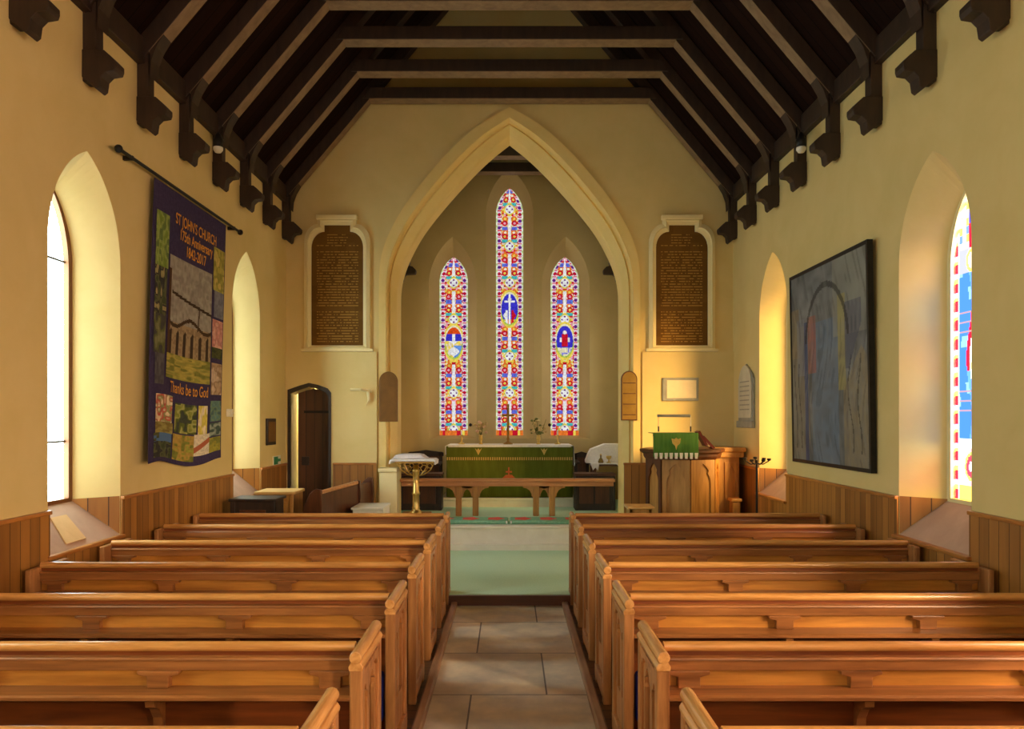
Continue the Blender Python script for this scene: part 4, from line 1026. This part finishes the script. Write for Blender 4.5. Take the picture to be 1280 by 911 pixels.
for px0, px1, lb in ((499, 552, 'dark wooden clergy desk in the chancel behind the lectern'), (719, 769, 'dark wooden clergy desk in the chancel below the white-clothed table')):
    y = 12.1; x0, x1 = X(px0, y), X(px1, y)
    x0, x1 = max(x0, -1.86), min(x1, 1.86)
    t = thing('clergy_desk', lb, 'desk', ((x0+x1)/2, y, .40), 'clergy desks')
    MB().box(x0, x1, y, y+.04, .40, .92).build('front_board', 'black_oak', t, bevel=.006)
    for x in (x0, x1-.05): MB().box(x, x+.05, y-.02, y+.34, .40, .95).build('side_post', 'black_oak', t, bevel=.008)
    MB().box(x0-.01, x1+.01, y-.03, y+.36, .92, .955).build('desk_top', 'dark_oak', t, bevel=.008)
    m = MB()
    for i in range(2):
        a, b = x0+.06+(x1-x0-.12)*i/2, x0+.06+(x1-x0-.12)*(i+1)/2-.03
        m.prism([(a, .5), (b, .5), (b, .76), ((a+b)/2, .86), (a, .76)], y-.012, y+.002)
    m.build('carved_panel', 'dark_oak', t)
y = 12.75
t = thing('credence_table', 'small dark credence table against the chancel wall', 'side table', (1.62, y, .40))
zt = Z(578, y)-.015
for x in (1.33, 1.80):
    for yy in (y-.2, y+.2): MB().box(x-.025, x+.025, yy-.025, yy+.025, .40, zt-.02).build('leg', 'dark_oak', t, bevel=.006)
MB().box(1.29, 1.84, y-.25, y+.25, zt-.03, zt).build('top', 'dark_oak', t, bevel=.006)

t = thing('credence_cloth', 'white cloth draped over the raised back of the credence table', 'cloth', (1.6, y, zt))
zc = Z(555, y)
zl = Z(574, y)
MB().prism([(1.22, zl-.02), (1.26, zl+.09), (1.30, zc-.08), (1.52, zc+.005), (1.86, zc+.005), (1.86, zt+.004), (1.22, zt+.004)], y+.0, y+.255).build('upper_drape', 'white_cloth', t, bevel=.01)
MB().box(1.28, 1.86, y-.27, y+.0, zt+.002, zt+.014).build('table_cover', 'white_cloth', t, bevel=.004)
MB().prism([(1.26, zt+.014), (1.40, zt+.014), (1.38, zt-.10), (1.34, zt-.05), (1.30, zt-.09)], y-.275, y-.265).build('hanging_corner', 'white_cloth', t)
MB().prism([(1.66, zt+.014), (1.86, zt+.014), (1.86, zt-.26), (1.82, zt-.14), (1.76, zt-.10)], y-.275, y-.265).build('hanging_corner', 'white_cloth', t)
x = X(751, y-.12); zz = zt+.016
t = thing('cruet', 'small dark glass cruet on the white-clothed credence table', 'cruet', (x, y-.12, zz))
MB().lathe([(.04, 0), (.045, .02), (.03, .06), (.012, .08), (.012, .11), (.018, .12)], (x, y-.12, zz), 12).build('flask', M.setdefault('olive_glass', mat_noise('olive_glass', srgb(120, 100, 50), srgb(140, 118, 60), (1, 1, 1), .2, .3)), t, smooth=True)
MB().ball((x, y-.12, zz+.13), .014).build('stopper', 'brass', t, smooth=True)
x = X(761, y-.12)
t = thing('chalice', 'brass chalice on the white-clothed credence table', 'chalice', (x, y-.12, zz))
MB().lathe([(.04, 0), (.04, .008), (.012, .02), (.01, .05)], (x, y-.12, zz), 12).build('stem', 'brass', t, smooth=True)
MB().lathe([(.008, .05), (.035, .07), (.045, .11), (.042, .11), (.03, .075), (.004, .06)], (x, y-.12, zz), 12).build('cup', 'brass', t, smooth=True)

# ------------------------------------------------------------------ pulpit
PX, PY, PR = X(853, 10.35), 10.35, .475
z0 = .10; ztop = Z(574, 9.95)
t = thing('pulpit', 'octagonal carved oak pulpit with moulded cornice', 'pulpit', (PX, PY, z0))
# the platform steps up under the pulpit foot
rot = -PI/2
MB().lathe([(PR+.06, 0), (PR+.06, .16), (PR+.02, .20), (PR, .22)], (PX, PY, z0), 8, rot).build('base', 'oak', t)
MB().lathe([(PR-.02, .22), (PR-.02, ztop-z0)], (PX, PY, z0), 8, rot).build('body', 'oak', t)
MB().lathe([(PR-.01, ztop-z0-.02), (PR+.012, ztop-z0), (PR+.03, ztop-z0+.03), (PR+.035, ztop-z0+.06), (PR+.075, ztop-z0+.085), (PR+.08, ztop-z0+.115), (PR+.05, ztop-z0+.125), (PR-.06, ztop-z0+.125)], (PX, PY, z0), 8, rot).build('cornice', 'dark_oak', t)
ap = (PR-.02)*math.cos(PI/8)
fw = 2*(PR-.02)*math.sin(PI/8)
def face_frame(hw, za, zb, bw=.055):
    out = [(-hw, za), (hw, za), (hw, zb), (-hw, zb)]
    i = hw-bw; zs = zb-.30
    hole = [(-i, za+.08), (i, za+.08), (i, zs), (i*.92, zs+.06), (i*.62, zs+.12), (i*.72, zs+.16), (i*.35, zs+.215), (0, zs+.245), (-i*.35, zs+.215), (-i*.72, zs+.16), (-i*.62, zs+.12), (-i*.92, zs+.06), (-i, zs)]
    return out, hole
for k in (-3, -2, -1, 0, 1, 2):
    ang = rot+PI/8+k*PI/4
    nrm = Vector((math.cos(ang), math.sin(ang), 0)); tan = Vector((-nrm.y, nrm.x, 0))
    o_, h_ = face_frame(fw/2-.002, z0+.22, ztop-.0)
    mapf = lambda u, w: Vector((PX, PY, 0))+nrm*(ap)+tan*u+Vector((0, 0, w))
    flat_with_holes('panel_frame', o_, [h_], mapf, 'oak' if k in (-1, 0) else 'dark_oak' if k < -1 else 'oak', None, t, nrm*.022)
# stair side of the pulpit
sx0, sx1 = X(896, 10.6), X(920, 10.6)
sp = MB().box(sx0-.06, sx1, 10.45, 10.85, .1, Z(571, 10.6)).build('stair_panel', 'oak', t, bevel=.006)
MB().box(sx0-.08, sx1+.05, 10.40, 10.90, Z(571, 10.6), Z(564, 10.6)).build('stair_moulding', 'oak', sp, bevel=.012)
MB().box(sx0-.09, sx1+.075, 10.38, 10.92, Z(564, 10.6), Z(558.5, 10.6)).build('stair_cap', 'oak', sp, bevel=.012)
o_, h_ = face_frame(.085, .5, Z(577, 10.6), .03)
flat_with_holes('tracery', o_, [h_], lambda u, w: Vector((X(910, 10.6)+u, 10.449, w)), 'oak', None, sp, Vector((0, -.018, 0)))
nx = X(918, 10.3)
MB().box(nx-.05, nx+.05, 10.20, 10.36, .1, Z(626, 10.3)).build('newel', 'oak', t, bevel=.01)
MB().box(nx-.07, nx+.07, 10.18, 10.38, Z(626, 10.3), Z(622, 10.3)).build('newel_cap', 'oak', t, bevel=.01)
# the desk and fall
fy = 9.76; fz1 = Z(541, fy); fz0 = Z(571, fy)
MB().box(X(822, fy), X(868, fy), fy+.03, fy+.34, fz1-.05, fz1-.02).build('book_desk', 'dark_oak', t, bevel=.006)
MB().box(X(840, fy), X(850, fy), fy+.10, fy+.22, ztop+.1, fz1-.05).build('desk_stem', 'dark_oak', t)
f = thing('pulpit_fall', 'green fringed cloth with a gold emblem hanging over the pulpit front', 'pulpit fall', ((X(845, fy)), fy, fz0))
fx0, fx1 = X(816.5, fy), X(873, fy)
m = MB(); n = 24
top = [(fx0+(fx1-fx0)*i/n) for i in range(n+1)]
wob = lambda i, a: a*math.sin(i*.9)
m.add([(x, fy-.02+wob(i, .008), fz0) for i, x in enumerate(top)]+[(x, fy, fz1-.01) for x in top]+[(x, fy+.03, fz1) for x in top]+[(x, fy+.36, fz1+.0) for x in top],
      [(r*(n+1)+i, r*(n+1)+i+1, (r+1)*(n+1)+i+1, (r+1)*(n+1)+i) for r in range(3) for i in range(n)])
o = m.build('fall_cloth', M.setdefault('fall_green', mat_noise('bright_green_cloth', srgb(70, 122, 44), srgb(92, 146, 58), (4, 1, .3), .75, bump=.1, nscale=8.)), f, smooth=True); sd = o.modifiers.new('t', 'SOLIDIFY'); sd.thickness = .008
m = MB()
for i in range(9):
    x = fx0+(fx1-fx0)*(i+.5)/9
    m.prism([(x-.020, fz0+.05), (x+.020, fz0+.05), (x+.014, fz0-.022), (x-.014, fz0-.022)], fy-.036, fy-.012)
m.build('tassel_fringe', 'white_cloth', f)
x = (fx0+fx1)/2; zc = Z(554, fy)
MB().prism([(x-.055, zc+.06), (x-.02, zc+.05), (x, zc+.07), (x+.02, zc+.05), (x+.055, zc+.06), (x+.045, zc+.0), (x+.012, zc-.03), (x, zc-.08), (x-.012, zc-.03), (x-.045, zc+.0)], fy-.034, fy-.012).build('gold_emblem', 'gold_cloth', f)
lm = thing('pulpit_lamp', 'grey reading lamp bar on two thin rods above the pulpit', 'reading lamp', (x, fy+.25, fz1))
lz = Z(519.5, fy)
for px in (827, 868): 
    xx = X(px, fy)
    MB().tube([(xx, fy+.2, fz1+.012), (xx, fy+.2, Z(533, fy))], .010, 6).build('socket', 'black_oak', lm)
    MB().tube([(xx, fy+.2, Z(533, fy)), (xx, fy+.2, lz)], .004, 6).build('rod', 'white', lm)
MB().box(X(825.5, fy), X(867.5, fy), fy+.17, fy+.23, lz-.018, lz+.018).build('lamp_bar', 'grey_slab', lm, bevel=.01)
bx = X(882, fy); bz = Z(560, fy)
b = thing('hymn_book', 'dark red book propped open beside the green pulpit fall', 'book', (bx, fy+.1, bz))
for dx, a in ((-.02, .5), (.05, .75)):
    mm = MB().box(-.015, .015, -.09, .09, -.10, .10).xf(Matrix.Translation((bx+dx, fy+.14, Z(550, fy)-.0+(-.03 if dx > 0 else .02))) @ Matrix.Rotation(-a, 4, 'Y'))
    mm.build('book_board', 'book_red', b)
mm = MB().box(-.01, .01, -.085, .085, -.09, .09).xf(Matrix.Translation((bx+.012, fy+.14, Z(551, fy))) @ Matrix.Rotation(-.62, 4, 'Y'))
mm.build('pages', 'tan', b)
# ------------------------------------------------------------------ candle stand
kx, ky = X(946, 9.5), 9.5
t = thing('candle_stand', 'black wrought iron candle stand beside the pulpit', 'candle stand', (kx, ky, .10))
kz = Z(577, ky)
MB().tube([(kx, ky, .18), (kx, ky, kz+.02)], .014, 8).build('pole', 'iron', t)
for k in range(3):
    a = k*2*PI/3+.5
    MB().tube([(kx, ky, .30), (kx+.08*math.cos(a), ky+.08*math.sin(a), .26), (kx+.17*math.cos(a), ky+.17*math.sin(a), .12), (kx+.20*math.cos(a), ky+.20*math.sin(a), .105)], .011, 6).build('leg', 'iron', t)
cups = [(-.145, .0, .02), (-.075, -.05, .0), (.0, .06, .025), (.06, -.06, .0), (.10, .05, .015), (.145, .0, .01)]
for dx, dy, dz in cups:
    MB().tube([(kx, ky, kz-.02), (kx+dx*.5, ky+dy*.5, kz-.03), (kx+dx, ky+dy, kz+dz)], .007, 6).build('arm', 'iron', t)
    MB().lathe([(.008, 0), (.024, .008), (.026, .03), (.02, .03), (.018, .012), (.004, .01)], (kx+dx, ky+dy, kz+dz), 10).build('cup', 'iron', t, smooth=True)
MB().tube([(kx+.10*math.cos(a*PI/8), ky+.10*math.sin(a*PI/8), .52) for a in range(17)], .008, 6).build('ring', 'iron', t)

# ------------------------------------------------------------------ stalls and desks by the side door
def stall(label):
    t = thing('choir_stall', label, 'choir stall', (-2.15, 9.0, .10))
    t.rotation_euler = (0, 0, math.radians(-8.8))
    L, zt = 1.80, .87
    MB().box(-.02, .02, 0, L, 0, zt-.03).build('back_board', 'dark_oak', t, local=True)
    MB().tube([(0, -.02, zt-.02), (0, L*.70, zt+.0)], .025, 10).build('top_roll', 'oak_h', t, local=True)
    MB().box(-.25, -.02, .04, L-.04, .40, .44).build('seat', 'dark_oak', t, local=True, bevel=.01)
    for y in (.0, L*.72, L):
        MB().prism([(.035, 0), (-.26, 0), (-.26, .45), (-.24, .52), (-.20, .56), (-.16, .70), (-.10, .84), (-.03, zt+.03), (.035, zt+.02), (.05, .7), (.03, .5)], y-.025, y+.025).build('stall_end', 'dark_oak', t, local=True, bevel=.006)
stall('dark choir stall set sideways in front of the open door')
d = 8.45; x0, x1 = -2.95, X(344, d); zt = Z(623, d)
t = thing('reading_desk', 'dark wooden reading desk by the wall under the far window', 'desk', ((x0+x1)/2, d, .10))
MB().box(x0, x1, d, d+.03, .10, zt-.03).build('front_board', 'black_oak', t)
for x in (x0, x1-.05): MB().box(x, x+.05, d-.01, d+.32, .10, zt-.03).build('side_board', 'black_oak', t, bevel=.006)
MB().box(x0-.01, x1+.02, d-.04, d+.36, zt-.03, zt).build('desk_top', 'black_oak', t, bevel=.008)
MB().box(x0+.10, x1-.10, d-.012, d+.002, .25, zt-.12).build('raised_panel', 'dark_oak', t)
d = 9.2; x0, x1 = X(322, d), X(367.5, d); zt = Z(614, d)
t = thing('service_desk', 'light oak desk between the dark reading desk and the door', 'desk', ((x0+x1)/2, d, .10))
MB().box(x0, x1, d, d+.03, .10, zt-.03).build('front_board', 'oak', t)
for x in (x0, x1-.05): MB().box(x, x+.05, d-.02, d+.40, .10, zt-.03).build('side_board', 'oak', t, bevel=.006)
MB().box(x0-.03, x1+.02, d-.05, d+.42, zt-.035, zt).build('desk_top', M.setdefault('pale_oak', mat_noise('pale_oak', srgb(206, 160, 96), srgb(226, 182, 118), (1.2, 9, 9), .35)), t, bevel=.01)
MB().box(x0+.09, x1-.09, d-.012, d+.002, .3, zt-.12).build('raised_panel', 'oak', t)
d = 9.6; x0, x1 = X(784, d), X(818, d); zt = Z(633, d)
t = thing('prayer_desk', 'low pale-topped prayer desk in front of the pulpit', 'desk', ((x0+x1)/2, d, .10))
MB().box(x0+.03, x1-.03, d, d+.03, .10, zt-.03).build('front_board', 'oak', t)
for x in (x0+.03, x1-.07): MB().box(x, x+.04, d, d+.28, .10, zt-.03).build('side_board', 'oak', t, bevel=.006)
MB().box(x0, x1, d-.03, d+.32, zt-.03, zt).build('desk_top', 'pale_oak', t, bevel=.008)

# ------------------------------------------------------------------ light, camera, look
sun_l = bpy.data.lights.new('vestry_lamp', 'POINT'); sun_l.energy = 14; sun_l.color = (1, .9, .6); sun_l.shadow_soft_size = .1
so = bpy.data.objects.new('vestry_lamp', sun_l); COL.objects.link(so); so.location = (-2.9, D+.75, 2.4)
so['kind'] = 'helper'
sl = bpy.data.lights.new('sun', 'SUN'); sl.energy = 32; sl.angle = math.radians(38); sl.color = (1, .9, .74)
so2 = bpy.data.objects.new('sun', sl); COL.objects.link(so2); so2['kind'] = 'helper'
so2.rotation_euler = Vector((-.58, .80, -.30)).to_track_quat('-Z', 'Y').to_euler()
w = bpy.data.worlds.new('World'); SC.world = w; w.use_nodes = True
bg = w.node_tree.nodes.get('Background'); bg.inputs[0].default_value = (.8, .9, 1, 1); bg.inputs[1].default_value = 1.0
cam = bpy.data.cameras.new('camera'); co = bpy.data.objects.new('camera', cam); COL.objects.link(co)
co.location = (0, 0, H); co.rotation_euler = (PI/2, 0, 0)
cam.sensor_width = 36; cam.lens = F/1280*36; cam.shift_x = (640-CX)/1280; cam.shift_y = (CY-455.5)/1280
cam.clip_start = .05
SC.camera = co
SC.view_settings.view_transform = 'Standard'; SC.view_settings.look = 'None'; SC.view_settings.gamma = 1; SC.view_settings.use_curve_mapping = False
SC.view_settings.exposure = EXPOSURE
cy = SC.cycles
cy.use_denoising = True
try: cy.denoiser = 'OPENIMAGEDENOISE'
except Exception: pass
cy.max_bounces = 12; cy.diffuse_bounces = 8; cy.glossy_bounces = 4; cy.caustics_reflective = False; cy.caustics_refractive = False
cy.sample_clamp_indirect = 8
